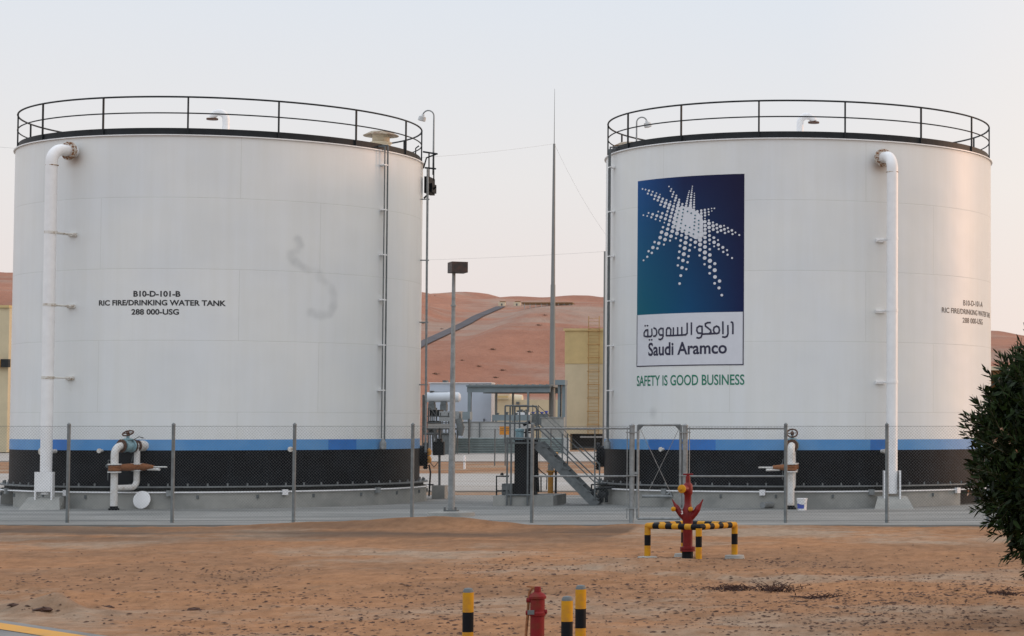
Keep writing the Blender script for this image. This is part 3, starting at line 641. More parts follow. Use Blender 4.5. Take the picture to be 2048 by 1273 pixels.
def valve_group(c, nozzle, dirv, parent):
    # nozzle on the wall, an upper gate valve, a bypass loop through a rusty valve and a riser standing on the pad
    u = V((dirv[0], dirv[1], 0)).normalized(); up = V((0, 0, 1)); n = V(nozzle); s = u.cross(up)
    z1 = n.z; L1 = 1.06; r = 0.105; eb = 0.24
    rz = n+u*L1
    pth = [n-u*0.35, n+u*(L1-eb)]+arc(n+u*(L1-eb)-up*eb, up, u, eb, 0, math.pi/2, 8)[1:]+[V((rz.x, rz.y, z1-0.50))]
    o = MB().tube(pth, r, 16).tube([V((rz.x, rz.y, z1-0.72)), V((rz.x, rz.y, 0.10))], r*0.94, 16).build('inlet_pipework', M['dusty_white'], parent, whole=False)
    mb = MB()          # bypass: drop from the nozzle, elbow back to the riser
    q = n+u*0.22
    mb.tube([q+up*0.02, V((q.x, q.y, z1-0.50))], 0.085, 14)
    mb.tube([V((q.x, q.y, z1-0.68)), V((q.x, q.y, z1-0.98))]+arc(V((q.x, q.y, z1-0.98))+u*0.20, -u, -up, 0.20, 0, math.pi/2, 8)[1:]+[V((rz.x, rz.y, z1-1.18))], 0.085, 14)
    mb.tube([n-u*0.10, n+u*0.18], 0.155, 18); mb.build('bypass_pipe', M['dusty_white'], o, whole=False)
    mb = MB()
    for p_, rr in ((V((rz.x, rz.y, z1-0.53)), 0.19), (V((rz.x, rz.y, z1-0.75)), 0.185), (V((q.x, q.y, z1-0.53)), 0.17), (V((q.x, q.y, z1-0.72)), 0.15)):
        mb.lathe([(0.06, 0), (rr, 0), (rr, 0.035), (0.06, 0.035)], p_, n=20)
    mb.build('flange', M['dusty_white'], o, whole=False)
    mb = MB()          # rusty valve bodies with long horizontal stems
    for p_ in (V((rz.x, rz.y, z1-0.715)), V((q.x, q.y, z1-0.685))):
        mb.lathe([(0.12, 0), (0.165, 0.03), (0.17, 0.09), (0.15, 0.10), (0.165, 0.11), (0.165, 0.16), (0.12, 0.185)], p_, n=18)
    a_ = V((rz.x, rz.y, z1-0.61)); b3 = V((q.x, q.y, z1-0.60))
    e = -V((0.92, 0.30, 0)) if c is CR else V((0.96, -0.25, 0))
    if c is CL: mb.tube([a_, a_.lerp(b3, 0.5), b3, b3+e*0.25, b3+e*0.55], [0.085, 0.10, 0.11, 0.10, 0.05], 12)
    else: mb.tube([a_, a_+e*0.25, a_+e*0.55], [0.10, 0.085, 0.055], 12)
    mb.build('rusty_valve', M['rust'], o, whole=False)
    st = b3 if c is CL else a_
    MB().tube([st+e*0.5, st+e*0.98], 0.022, 8).tube([st+e*0.35-up*0.06, st+e*0.75-up*0.07], 0.038, 8).build('valve_stem', M['dusty_white'], o, whole=False)
    mb = MB(); g = n+u*0.58          # teal gate valve on the upper run
    mb.lathe([(0.13, -0.17), (0.185, -0.165), (0.185, -0.12), (0.14, -0.11), (0.165, 0.0), (0.14, 0.11), (0.185, 0.12), (0.185, 0.165), (0.13, 0.17)], g, u, 18)
    mb.lathe([(0.12, 0.02), (0.105, 0.17), (0.15, 0.175), (0.15, 0.20), (0.05, 0.22), (0.04, 0.30)], g, n=14)
    mb.build('gate_valve', M['teal'], o, whole=False)
    mb = MB(); h = g+up*0.36; ax = (V((u.x, u.y, 0))*0.75+up*0.65).normalized() if c is CR else (up*0.85+V((-.1, -.45, 0))).normalized()
    fx = ax.cross(V((1, 0, 0.1))).normalized(); fy = ax.cross(fx)
    ringp = [h+fx*(0.15*math.cos(2*math.pi*k/18))+fy*(0.15*math.sin(2*math.pi*k/18)) for k in range(19)]
    mb.tube(ringp, 0.022, 8, caps=False)
    for k in range(4): a = math.pi*k/2; mb.tube([h, h+fx*(0.15*math.cos(a))+fy*(0.15*math.sin(a))], 0.014, 6)
    mb.lathe([(0.045, -0.08), (0.05, 0.03), (0.0, 0.04)], h, ax, 10); mb.build('handwheel', M['dark_rust'], o)
    mb = MB()
    for a_, rr in ((0.20, 0.165), (0.36, 0.19), (0.80, 0.19)): mb.lathe([(0.10, 0), (rr, 0), (rr, 0.035), (0.10, 0.035)], n+u*a_, u, 18)
    mb.build('rusty_flange', M['dark_rust'], o, whole=False)
    mb = MB(); k0 = V((rz.x, rz.y, z1-0.42)); mb.tube([k0, k0+s*0.24+up*0.02, k0+s*0.24-up*0.55], 0.014, 6).tube([k0+s*0.20-up*0.14, k0+s*0.32-up*0.14], 0.012, 6)
    mb.tube([q-up*0.30, q-up*0.30-u*0.02+s*0.18, q-up*0.45+s*0.20], 0.014, 6).tube([n+u*0.5+up*0.12, n+u*0.15+up*0.26, n-u*0.02+up*0.22], 0.012, 6)
    mb.lathe([(0.0, -.04), (0.055, -.03), (0.055, .03), (0, .04)], k0+s*0.26-up*0.14, (0, -1, 0), 12); mb.build('sample_tubing', M['galv_dark'], o, whole=False)
    MB().lathe([(0.15, 0), (0.15, 0.05), (0.11, 0.06), (0.11, 0.11)], (rz.x, rz.y, 0.0), n=16).build('riser_foot', M['black_paint'], o)
    return o, rz

def build_tank(c, label, left):
    t = thing('storage_tank', label, 'tank', (c[0], c[1], Z_BASE))
    thc = math.atan2(-c[0], c[1])                       # angle that faces the road
    fl = (150, 304) if left else (1760, 318)
    thf, zf = CYL(fl[0], fl[1], c, TR)
    patches = []
    for x0, x1 in (((658, 712), (103, 140)) if left else ((1296, 1430), (1742, 1772))):
        patches.append((CYL(x0, 890, c, TR)[0], CYL(x1, 890, c, TR)[0]))
    spots = [(700, 480, 0.5, 0.06), (770, 340, 0.4, 0.10), (420, 470, 0.9, 0.07), (330, 760, 1.2, 0.06), (560, 730, 0.7, 0.06)] if left else [(1306, 826, 0.22, 0.35), (1560, 600, 0.9, 0.05), (1700, 330, 0.8, 0.10)]
    tank_wall('shell', c, t, SMEAR if left else None, (thf, zf), patches, spots)
    # lip, roof, toe board, railing
    mb = MB(); mb.ring(c, TR-0.25, TR+0.055, Z_RIM, Z_RIM+0.03); mb.build('top_lip', M['white_pipe'], t)
    prof = [(TR-0.1, Z_RIM+0.02), (TR*0.5, Z_RIM+0.02+TR*0.5*0.055), (0.0, Z_RIM+0.02+TR*0.055)]
    MB().lathe(prof, (c[0], c[1], 0), n=96).build('roof', M['white_pipe'], t)
    MB().ring(c, TR-0.10, TR-0.07, Z_RIM+0.032, Z_RIM+0.23, 160).build('toe_board', M['black_steel'], t)
    mb = MB(); rr = TR-0.05
    mb.tube(rail_path(c, rr, Z_RIM+1.13), 0.027, 8, caps=False).tube(rail_path(c, rr, Z_RIM+0.66), 0.020, 8, caps=False)
    r_o = mb.build('railing', M['black_steel'], t, whole=False)
    th0, _ = CYL(375 if left else 1517, 262 if left else 276, c, TR)
    mb = MB()
    for k in range(15):
        a = th0+k*2*math.pi/15; mb.box(pol(c, a, rr, 0)+V((-0.022, -0.022, Z_RIM-0.02)), pol(c, a, rr, 0)+V((0.022, 0.022, Z_RIM+1.13)), rot=Matrix.Rotation(a, 3, 'Z'))
    mb.build('railing_post', M['black_steel'], r_o, whole=False)
    # base chime
    mb = MB(); mb.ring(c, TR-0.05, TR+0.26, Z_BASE-0.02, Z_BASE+0.02); mb.build('base_plate', M['plate'], t, whole=False)
    mb = MB()
    for k in range(72):
        a = 2*math.pi*k/72; mb.box(pol(c, a, TR+0.15, Z_BASE+0.02)-V((.02, .02, 0)), pol(c, a, TR+0.15, Z_BASE+0.10)+V((.02, .02, 0)))
    mb.build('anchor_bolt', M['plate'], t, whole=False)
    overflow_pipe(c, fl, t)
    gooseneck(c, 452 if left else 1600, 247 if left else 254, t, left)
    # small wall nozzles
    for x, y, rr_, l in (((578, 899, 0.045, 0.16), (112, 903, 0.06, 0.55), (205, 902, 0.04, 0.20)) if left else ((1327, 899, 0.04, 0.16), (1764, 903, 0.06, 0.40))):
        th, z = CYL(x, y, c, TR); u = V((math.sin(th), -math.cos(th), 0))
        MB().lathe([(rr_, 0), (rr_, l-0.05), (rr_*1.7, l-0.05), (rr_*1.7, l), (0, l+0.005)], pol(c, th, TR-0.02, z), u, 14).build('nozzle', M['worn_white'], t)
    if left:
        th, _ = CYL(764, 330, c, TR); conduit_pair(c, th, 2.0, Z_RIM+0.12, t)
        roof_vent(c, 762, 270, t, c[1]-0.2, 0.54)
        manway(c, thc+R_(87), t)
        nz = CYL(286, 893, c, TR); pn = pol(c, nz[0], TR, 1.80)
        valve_group(c, pn, (-0.42, -0.90), t)
    else:
        th, _ = CYL(1229, 335, c, TR); conduit_pair(c, th, 2.0, Z_RIM+0.12, t)
        roof_vent(c, 1262, 292, t, c[1]+0.6, 0.58)
        manway(c, thc-R_(87), t)
        nz = CYL(1587, 893, c, TR); pn = pol(c, nz[0], TR, 1.80)
        valve_group(c, pn, (0.0, -1.0), t)
        b0 = P(1273, 300, c[1]+2.2); floodlight(V((b0.x, b0.y, Z_RIM)), P(1280, 235, b0.y).z, 0.34, t)
    return t

TL = build_tank(CL, 'white tank with blue and black bands and a grey smear on its wall', True)
TRT = build_tank(CR, 'white tank carrying the large blue starburst sign', False)

# foundations: concrete ring wall with a recess, conduit along its top
def foundation(c, label, rec):
    f = thing('tank_foundation', label, 'foundation', (c[0], c[1], 0))
    a0, a1 = rec
    MB().ring(c, TR-0.35, TR+0.22, 0.0, 0.50, 150, a0=a1, a1=a0+2*math.pi).build('ring_wall', M['concrete'], f)
    MB().ring(c, TR-0.6, TR-0.4, 0.0, 0.50, 120).build('recess_back', M['void_shade'], f)  # near-black back, the shade of the recess put into its colour
    MB().ring(c, TR-0.35, TR+0.12, 0.50, 0.60, 150).build('gap_shade', M['void_shade'], f)  # solid dark ring painted as the shade under the base plate
    o = MB().tube(rail_path(c, TR+0.27, 0.47), 0.022, 6, caps=False).build('cable_conduit', M['white'], f)
    for k in range(5):
        a = -0.9+0.5*k+(0.3 if c is CR else 0); p = pol(c, a, TR+0.29, 0.45)
        MB().box(p-V((.08, .05, .08)), p+V((.08, .05, .08)), rot=Matrix.Rotation(a, 3, 'Z')).build('junction_box', M['white'] if k % 2 else M['galv'], f, whole=False)
    mb = MB()
    for k in range(14):
        a = -1.6+0.26*k; mb.box(pol(c, a, TR+0.235, 0.33)-V((.03, .02, .04)), pol(c, a, TR+0.235, 0.33)+V((.03, .02, .06)))
    mb.build('conduit_clip', M['galv_dark'], f, whole=False)
    return f
thL = math.atan2(-CL[0], CL[1]); thR = math.atan2(-CR[0], CR[1])
foundation(CL, 'grey concrete ring under the tank with the grey smear', (thL-R_(88), thL-R_(66)))
foundation(CR, 'grey concrete ring under the tank with the starburst sign', (thR+R_(50), thR+R_(78)))

# concrete wedges under the overflow pipes
def wedge(c, fl, label):
    th, _ = CYL(fl[0], fl[1], c, TR); p = pol(c, th, TR+0.86, 0)
    z1, w0, w1 = 0.34, 0.42, 0.52
    f = [(p.x-w1-0.05, p.y-0.62, 0), (p.x+w1+0.05, p.y-0.62, 0), (p.x+w0, p.y+0.5, 0), (p.x-w0, p.y+0.5, 0),
         (p.x-w0, p.y-0.12, z1), (p.x+w0, p.y-0.12, z1), (p.x+w0, p.y+0.5, z1), (p.x-w0, p.y+0.5, z1)]
    rot = Matrix.Rotation(0.12, 3, 'Z'); f = [p+rot@(V(q)-p) for q in f]
    o = MB().add(f, [(0, 1, 5, 4), (1, 2, 6, 5), (3, 0, 4, 7), (4, 5, 6, 7), (2, 3, 7, 6)]).build('splash_block', M['concrete'])
    tag(o, label, 'concrete block', 'splash blocks below the overflow pipes')
wedge(CL, (150, 304), 'sloping concrete block below the overflow pipe of the smeared tank')
wedge(CR, (1760, 318), 'sloping concrete block below the overflow pipe of the tank with the sign')

# ------------------------------------------------------------------ lettering on the tanks
text_quad('B10-D-101-B', [(267, 594), (361, 594.3), (361, 582.5), (267, 582)], CL, TR, M['text_black'], 'lettering', TL, 0.032)
text_quad('RIC FIRE/DRINKING WATER TANK', [(198, 612), (452, 613), (452, 601.5), (198, 601)], CL, TR, M['text_black'], 'lettering', TL, 0.03)
text_quad('288 000-USG', [(263, 630), (358, 630), (358, 618.5), (263, 618.5)], CL, TR, M['text_black'], 'lettering', TL, 0.028)
text_quad('B10-D-101-A', [(1926.5, 611.5), (1965, 615), (1965, 604), (1926.5, 600.5)], CR, TR, M['text_black'], 'lettering', TRT, 0.012)
text_quad('RIC FIRE/DRINKING WATER TANK', [(1883.5, 625.5), (1979.5, 637), (1979.5, 626.5), (1883.5, 615)], CR, TR, M['text_black'], 'lettering', TRT, 0.010)
text_quad('288 000-USG', [(1925, 646), (1965, 650), (1965, 639), (1925, 635.5)], CR, TR, M['text_black'], 'lettering', TRT, 0.010)
text_quad('SAFETY IS GOOD BUSINESS', [(1274, 773), (1489, 770.3), (1489, 749), (1274, 752)], CR, TR, M['text_green'], 'slogan_lettering', TRT, 0.012)

# sign panel with starburst, script and Latin name
def sign():
    c = CR
    tl, zl0 = CYL(1276, 366, c, TR); tr_, zr0 = CYL(1489, 345, c, TR); zt = (zl0+zr0)/2
    zm = (CYL(1276, 633, c, TR)[1]+CYL(1489, 622, c, TR)[1])/2
    zb = (CYL(1275, 735, c, TR)[1]+CYL(1488, 730, c, TR)[1])/2
    def grid(z0, z1, r, n=28, m=2):
        vs = [pol(c, tl+(tr_-tl)*i/n, r, z0+(z1-z0)*j/m) for j in range(m+1) for i in range(n+1)]
        return vs, [(j*(n+1)+i, j*(n+1)+i+1, (j+1)*(n+1)+i+1, (j+1)*(n+1)+i) for j in range(m) for i in range(n)]
    vs, fs = grid(zm, zt, TR+0.006); o = MB().add(vs, fs, 0, True).build('sign_panel', M['panel'], TRT)
    uvl = o.data.uv_layers.new(name='plates')
    for p in o.data.polygons:
        for li in p.loop_indices:
            vi = o.data.loops[li].vertex_index; uvl.data[li].uv = ((vi % 29)/28, (vi//29)/2)
    vs, fs = grid(zb, zm, TR+0.006); MB().add(vs, fs, 0, True).build('name_panel', M['sign_white'], o)
    mb = MB(); e = 0.03/TR
    for t0, t1, z0, z1 in ((tl, tl+e, zb, zm-0.002), (tr_-e, tr_, zb, zm-0.002), (tl+e, tr_-e, zb, zb+0.03)):
        n = 24; v = [pol(c, t0+(t1-t0)*i/n, TR+0.011, z) for z in (z0, z1) for i in range(n+1)]
        mb.add(v, [(i, i+1, n+2+i, n+1+i) for i in range(n)])
    mb.build('panel_border', M['text_navy'], o, whole=False)
    # starburst dots, read off in four tiles (x origin, y origin, scale)
    TA = [(142,349,16),(197,361,16),(258,380,22),(326,400,18),(394,425,15),(460,450,13),(238,433,20),(304,454,22),(373,475,26),(440,500,28),(510,528,24),(578,552,20),(650,580,18),(354,532,20),(420,555,25),(490,580,27),(560,607,33),(632,637,35),(704,665,28),(468,637,23),(540,667,28),(614,695,30),(688,725,32),(762,752,34),
          (622,305,14),(665,350,15),(652,387,17),(708,405,16),(694,445,20),(680,490,18),(757,470,18),(747,513,24),(733,560,24),(718,612,15),(808,545,20),(800,592,27),(788,642,32),(776,695,32),(866,625,22),(856,675,28),
          (158,826,16),(228,842,16),(252,786,17),(303,865,21),(327,810,26),(380,900,18),(402,837,28),(428,762,17),(460,928,16),(478,862,32),(502,792,25),(538,962,15),(557,893,30),(577,822,28),(595,757,23),(617,998,30),(635,925,30),(653,855,32),(672,787,28),(710,955,38),(728,883,38),(745,818,36),
          (515,1045,24),(598,1080,32),(683,1118,36),(768,1160,36),(850,1193,28),(935,1233,36),(490,1135,34),(575,1170,38),(662,1208,33),(748,1245,18),(700,1038,38),(785,1078,40),(865,1118,34),(945,1155,40),(1028,1190,34)]
    TB = [(140,300,11),(135,335,12),(130,372,14),(125,410,16),(120,450,19),(115,495,22),(112,550,24),(108,600,26),(104,648,30),(100,690,34),(83,385,10),(75,415,12),(67,450,14),(58,487,16),(50,525,18),(42,568,20),(33,612,23),(25,658,24),
          (175,428,10),(175,466,12),(174,504,14),(172,546,16),(170,588,18),(168,632,20),(167,680,22),(165,730,26),
          (538,703,14),(488,705,13),(430,718,17),(365,730,22),(300,743,24),(228,758,26),(492,750,12),(435,767,19),(368,780,24),(300,795,28),(437,815,16),(368,832,22),(300,853,30),(368,888,14),
          (437,922,20),(365,945,32),(440,977,34),(512,960,20),(515,1020,32),(580,998,24),(648,1032,30),(713,1018,16),(585,1063,26),(658,1105,26),(720,1083,26),(782,1060,20),(855,1103,24),(795,1125,22),(920,1142,17),(868,1170,20),(990,1187,18),(730,1150,22),(595,1132,24),(518,1087,28),(443,1050,33),(370,1018,33),(370,1085,30),(448,1120,24),(370,1155,32),(300,1045,34),(295,1110,34),(450,1195,26),(525,1235,24),(370,1235,30),(295,1195,36)]
    TC = [(403,38,28),(383,117,29),(474,67,32),(455,147,29),(545,97,28),(530,163,17),(618,127,17),(300,185,20),(362,203,27),(438,222,17),(274,266,27),(342,279,20),(210,322,19),(258,347,20),(190,405,18),(135,459,15),
          (700,85,21),(690,160,22),(680,241,22),(670,330,21),(658,423,20),(647,534,18),(772,118,30),(760,195,31),(748,277,31),(736,366,31),(723,460,27),(709,569,26),(691,687,23),(673,806,21),(842,152,22),(832,229,22),(820,309,22),(807,397,20),(792,487,19),(774,591,18),(633,52,29),(712,20,26),(780,50,34),(850,82,28)]
    TD = [(160,187,28),(153,264,16),(230,152,33),(230,222,32),(228,300,28),(223,385,18),(303,115,26),(304,185,27),(303,258,30),(302,340,32),(299,423,29),(297,517,18),(370,88,23),(372,153,22),(372,213,13),(375,293,20),(376,378,28),(377,466,33),(375,557,27),(374,653,20),(450,508,24),(449,606,31),(453,707,29),(448,803,21),(521,769,26),(513,872,24),(555,980,21),
          (437,120,21),(440,188,27),(440,249,14),(498,155,15),(503,225,25),(509,290,16),(570,265,23),(577,333,18),(633,307,16),(641,375,17),(708,424,15),(165,110,34),(240,85,34),(305,50,28),(368,22,18)]
    mb = MB(); off = 0.0105
    def dot(x, y, rad, mbd, r):
        th, z = CYL(x, y, c, TR); rm = rad*64.5/F
        ct = math.cos(th-thR) 
        vs = [pol(c, th+rm*1.05*math.cos(2*math.pi*k/14)/TR/max(ct, .6), TR+r, z+rm*math.sin(2*math.pi*k/14)) for k in range(14)]
        mbd.add(vs, [tuple(range(14))])
    for T, ox, oy, s in ((TA, 1270, 340, 0.11), (TB, 1370, 340, 0.11), (TC, 1270, 460, 0.1335), (TD, 1370, 460, 0.1335)):
        for (x, y, r) in T: dot(ox+x*s, oy+y*s, r*s*0.95, mb, off); off += 0.00003
    core = [(1357, 416), (1365, 412.5), (1373, 415), (1380, 414), (1388, 420), (1397, 426), (1404, 434), (1407, 444), (1406, 456), (1407, 466), (1408, 473), (1402, 478), (1392, 479), (1383, 474), (1374, 468), (1364, 462), (1354, 459), (1347, 454), (1349, 443), (1352, 432), (1354, 423)]
    ctr = CYL(1380, 446, c, TR); cc = [CYL(x, y, c, TR) for x, y in core]; K_ = 8; m = len(core)
    vs = [pol(c, ctr[0]+(q[0]-ctr[0])*j/K_, TR+0.0098, ctr[1]+(q[1]-ctr[1])*j/K_) for j in range(1, K_+1) for q in cc]
    mb.add([pol(c, ctr[0], TR+0.0098, ctr[1])]+vs, [(0, 1+(i+1) % m, 1+i) for i in range(m)]+[(1+j*m+i, 1+j*m+(i+1) % m, 1+(j+1)*m+(i+1) % m, 1+(j+1)*m+i) for j in range(K_-1) for i in range(m)])
    mb.build('starburst', M['sign_white'], o)
    mb = MB(); off = 0.026
    for x, y in ((888,720),(878,782),(868,845),(855,908),(845,975),(925,1015),(1003,1050),(963,757),(1030,790),(808,745),(790,810),(775,873),(762,945),(745,1020),(835,1060),(908,1100),(990,1140),(1095,885),(1090,950),(1085,1015),(1080,1085),(1165,925),(1165,990),(1162,1060),(1160,1130),(1070,1170),(1100,830)):
        dot(1270+x*0.11, 340+y*0.11, 1.5, mb, off)
    mb.build('starburst_gaps', M['panel'], o)
    # script line drawn as strokes; tile origin 1265,620 scale .1335
    K = [[(1478,185),(1500,190),(1506,215),(1505,360)], [(1430,235),(1432,360),(1418,398),(1385,412),(1350,406)], [(1355,180),(1357,360)],
         [(1262,245),(1225,265),(1215,305),(1228,345),(1262,358),(1295,345),(1305,305),(1295,262),(1262,245)], [(1240,356),(1175,360),(1110,362),(1040,366)],
         [(1170,192),(1125,194),(1092,212),(1095,245),(1135,275),(1172,305),(1178,335),(1150,356)],
         [(1048,250),(1005,245),(970,270),(966,315),(985,350),(1044,352)], [(1044,250),(1046,365),(1030,410),(1000,424),(966,418)],
         [(885,195),(885,370)], [(822,200),(822,350),(800,374),(740,380),(610,386),(515,388)], [(742,262),(742,378)], [(680,266),(680,382)], [(616,270),(616,384)],
         [(575,386),(578,300),(560,272),(530,272),(512,300),(510,388)],
         [(466,284),(430,278),(400,302),(396,345),(415,378),(462,380)], [(462,284),(463,395),(448,432),(420,447),(398,440)],
         [(322,272),(352,285),(368,320),(365,368),(345,394),(318,396)], [(293,288),(296,375),(280,400),(215,402)],
         [(236,300),(200,310),(178,345),(178,390),(200,402),(234,398),(234,300)]]
    DOTS = [(196,240,13),(230,238,13),(259,450,13),(293,449,13)]
    mb = MB(); off = 0.0105
    def S2(x, y): return CYL(1265+x*0.1335, 620+y*0.1335, c, TR)
    for st in K:
        hw = 13.5*0.1335*63.9/F
        for (p0, p1) in zip(st, st[1:]):
            a, b2 = S2(*p0), S2(*p1); A = V((a[0]*TR, a[1])); B = V((b2[0]*TR, b2[1])); d = (B-A).normalized(); n2 = V((-d.y, d.x))*hw; off += 0.00008
            ex = d*hw*0.5
            q = [A-ex+n2, A-ex-n2, B+ex-n2, B+ex+n2]; mb.add([pol(c, w_[0]/TR, TR+off, w_[1]) for w_ in q], [(0, 1, 2, 3)])
    for x, y, r in DOTS: off += 0.0001; dot(1265+x*0.1335, 620+y*0.1335, r*0.1335, mb, off)
    mb.build('script_lettering', M['text_navy'], o)
    t = text_quad('Saudi Aramco', [(1297, 713), (1454, 707.7), (1454, 682.5), (1297, 686)], CR, TR, M['text_navy'], 'name_lettering', TRT, 0.022, 0.0105)
    return o
sign()

# ladder platform and pole on the far right side of the left tank
def side_platform():
    Y = 70.6; p = lambda x, y, dy=0: P(x, y, Y+dy)
    mb = MB()
    for dy in (-0.3, 0.45):
        mb.tube([p(846, 304, dy), p(875, 308.5, dy)], 0.028, 8); mb.tube([p(850, 336, dy), p(871, 338, dy)], 0.028, 8)
        for x in (858, 867.5): mb.tube([p(x, 306, dy), p(x, 362, dy)], 0.022, 8)
    for x, y in ((874, 308), (871, 338)): mb.tube([p(x, y, -0.3), p(x, y, 0.45)], 0.026, 8)
    mb.tube([p(847, 337, -.3), p(853, 316, -.3), p(872, 309, -.3)], 0.025, 8)
    mb.tube([p(831, 320, -.4), p(831.5, 297, -.4), p(838, 292, -.4)], 0.022, 8)
    o = mb.build('ladder_platform', M['black_steel'], TL, whole=False)
    mb = MB(); a, b2 = p(848, 386, -.35), p(870, 359, .5); mb.box(a, b2); a, b2 = p(858, 384, -.2), p(873, 371, .4); mb.box(a, b2)
    mb.tube([p(848, 397, 0), p(872, 374, 0)], 0.03, 8); mb.build('landing_box', M['black_paint'], o, whole=False)
    mb = MB(); mb.tube([p(855.5, 338, -.5), p(853.5, 560, -.5), p(851, 905, -.5)], 0.036, 8)
    for y in (399, 521, 645, 770): 
        q = p(855.5-4.5*(y-338)/567, y, -.5); mb.tube([q+V((.06, 0, 0)), q-V((0.22, 0, 0))], 0.022, 6)
    mb.build('standpipe', M['galv'], TL, whole=False)
    floodlight(p(866.5, 350, .2), p(866, 221.5, .2).z, -0.36, TL)
side_platform()

# ------------------------------------------------------------------ chain-link fence and gate
FY = 54.1; FH = 2.38
def fx(px): return (px-PX)/F*FY
def weave(x0, x1, z0, z1, y, s=0.076, r=0.0016):
    mb = MB(); h = z1-z0
    for sgn in (1, -1):
        yy = y+sgn*0.003; k = -math.ceil(h/s)
        while k*s < (x1-x0):
            xa = x0+k*s; xb = xa+h; za, zb = (z0, z1)
            ca = max(xa, x0); cb = min(xb, x1)
            if cb-ca > 0.01:
                t0 = (ca-xa)/h; t1 = (cb-xa)/h
                A = (ca, yy, z0+h*t0); B = (cb, yy, z0+h*t1)
                if sgn < 0: A = (x0+x1-A[0], yy, A[2]); B = (x0+x1-B[0], yy, B[2])
                d = (V(B)-V(A)).normalized(); n1 = V((0, 1, 0)); n2 = d.cross(n1); vs = []
                for q in (V(A), V(B)):
                    for a in (0, 2.094, 4.189): vs.append(q+n1*(r*math.cos(a))+n2*(r*math.sin(a)))
                mb.add(vs, [(0, 1, 4, 3), (1, 2, 5, 4), (2, 0, 3, 5)])
            k += 1
    return mb
def post(mb, x, z1, r, y=FY): mb.lathe([(r, -0.3), (r, z1-0.03), (r*1.12, z1-0.03), (r*1.1, z1), (r*0.3, z1+0.035)], (x, y, 0), n=12)
def fence(name, label, posts, rails, ends):
    x0, x1 = fx(posts[0]), fx(posts[-1]); f = thing(name, label, 'fence', ((x0+x1)/2, FY, 0))
    for px in posts:
        big = px in ends; mb = MB(); post(mb, fx(px), FH+(0.02 if not big else 0.0), 0.043 if not big else 0.064)
        mb.build('post', M['galv'] if big else M['post'], f, whole=False)
    for a, b2 in zip(posts, posts[1:]):
        weave(fx(a)+0.03, fx(b2)-0.03, 0.03, FH-0.02, FY-0.055).build('wire_mesh', M['wire'], f)
    mb = MB()
    for z in (0.06, FH-0.03): mb.tube([(x0, FY-0.045, z), (x1, FY-0.045, z)], 0.004, 5)
    mb.build('tension_wire', M['wire'], f, whole=False)
    for a, b2 in rails:
        for y in (857.5, 953):
            z = P(a, y, FY).z; MB().tube([(fx(a)+0.04, FY, z), (fx(b2)-0.04, FY, z)], 0.022, 8).build('rail', M['galv'], f)
    mb = MB()
    for px in posts:
        if px in ends:
            for z in (0.35, 1.15, 2.2): mb.lathe([(0.06, -.02), (0.075, -.02), (0.075, .02), (0.06, .02)], (fx(px), FY, z), n=10); mb.box((fx(px)-.14, FY-.08, z-.015), (fx(px)+.14, FY-.06, z+.015))
    if ends: mb.build('clamp_band', M['galv'], f, whole=False)
    # stretcher bar beside the gate post
    for e in ends:
        s = -1 if e == posts[-1] else 1; x = fx(e)+s*0.11
        MB().tube([(x, FY-0.05, 0.1), (x, FY-0.05, FH-0.05)], 0.012, 6).build('stretcher_bar', M['galv'], f, whole=False)
    return f
fence('chain_link_fence', 'long chain link fence to the left of the gate, before the smeared tank', [-170, -65, 140, 349, 591, 827, 1066, 1265], [(1066, 1265)], [1265])
fence('chain_link_fence', 'chain link fence to the right of the gate, before the tank with the sign', [1371, 1572, 1774, 1976, 2178, 2380], [(1371, 1572)], [1371])
def gate():
    x0, x1 = fx(1277), fx(1362); g = thing('mesh_gate', 'narrow wire mesh gate with crossed braces behind the hydrant', 'gate', (x0, FY, 0))
    mb = MB(); z0, z1 = 0.10, FH-0.0
    for x in (x0, x1): mb.tube([(x, FY, z0), (x, FY, z1)], 0.034, 10)
    for z in (z0, z1): mb.tube([(x0, FY, z), (x1, FY, z)], 0.030, 10)
    mb.build('frame', M['galv'], g, whole=False)
    weave(x0+0.03, x1-0.03, z0+.03, z1-.03, FY-0.04).build('wire_mesh', M['wire'], g)
    mb = MB(); zc = (z0+z1)/2
    mb.tube([(x0+.05, FY+.02, z1-.1), (x1-.25, FY+.02, 0.75)], 0.007, 5).tube([(x1-.05, FY+.03, z1-.1), (x0+.25, FY+.03, 0.75)], 0.007, 5)
    mb.build('cross_brace', M['galv'], g, whole=False)
    mb = MB()
    for z in (0.4, 1.95): mb.box((x1+0.02, FY-.03, z-.03), (x1+0.075, FY+.03, z+.03))
    mb.build('hinge', M['galv_dark'], g, whole=False)
    mb = MB(); mb.box((x0-.12, FY-.045, 1.18), (x0+0.03, FY-.02, 1.24)); mb.build('latch', M['galv'], g)
    mb = MB()
    for x, z in ((x0, z1), (x1, z1)):
        s = 1 if x == x0 else -1; mb.add([(x, FY-.036, z), (x+s*.16, FY-.036, z), (x, FY-.036, z-.16)], [(0, 1, 2)])
    mb.build('corner_plate', M['galv_dark'], g, whole=False)
gate()

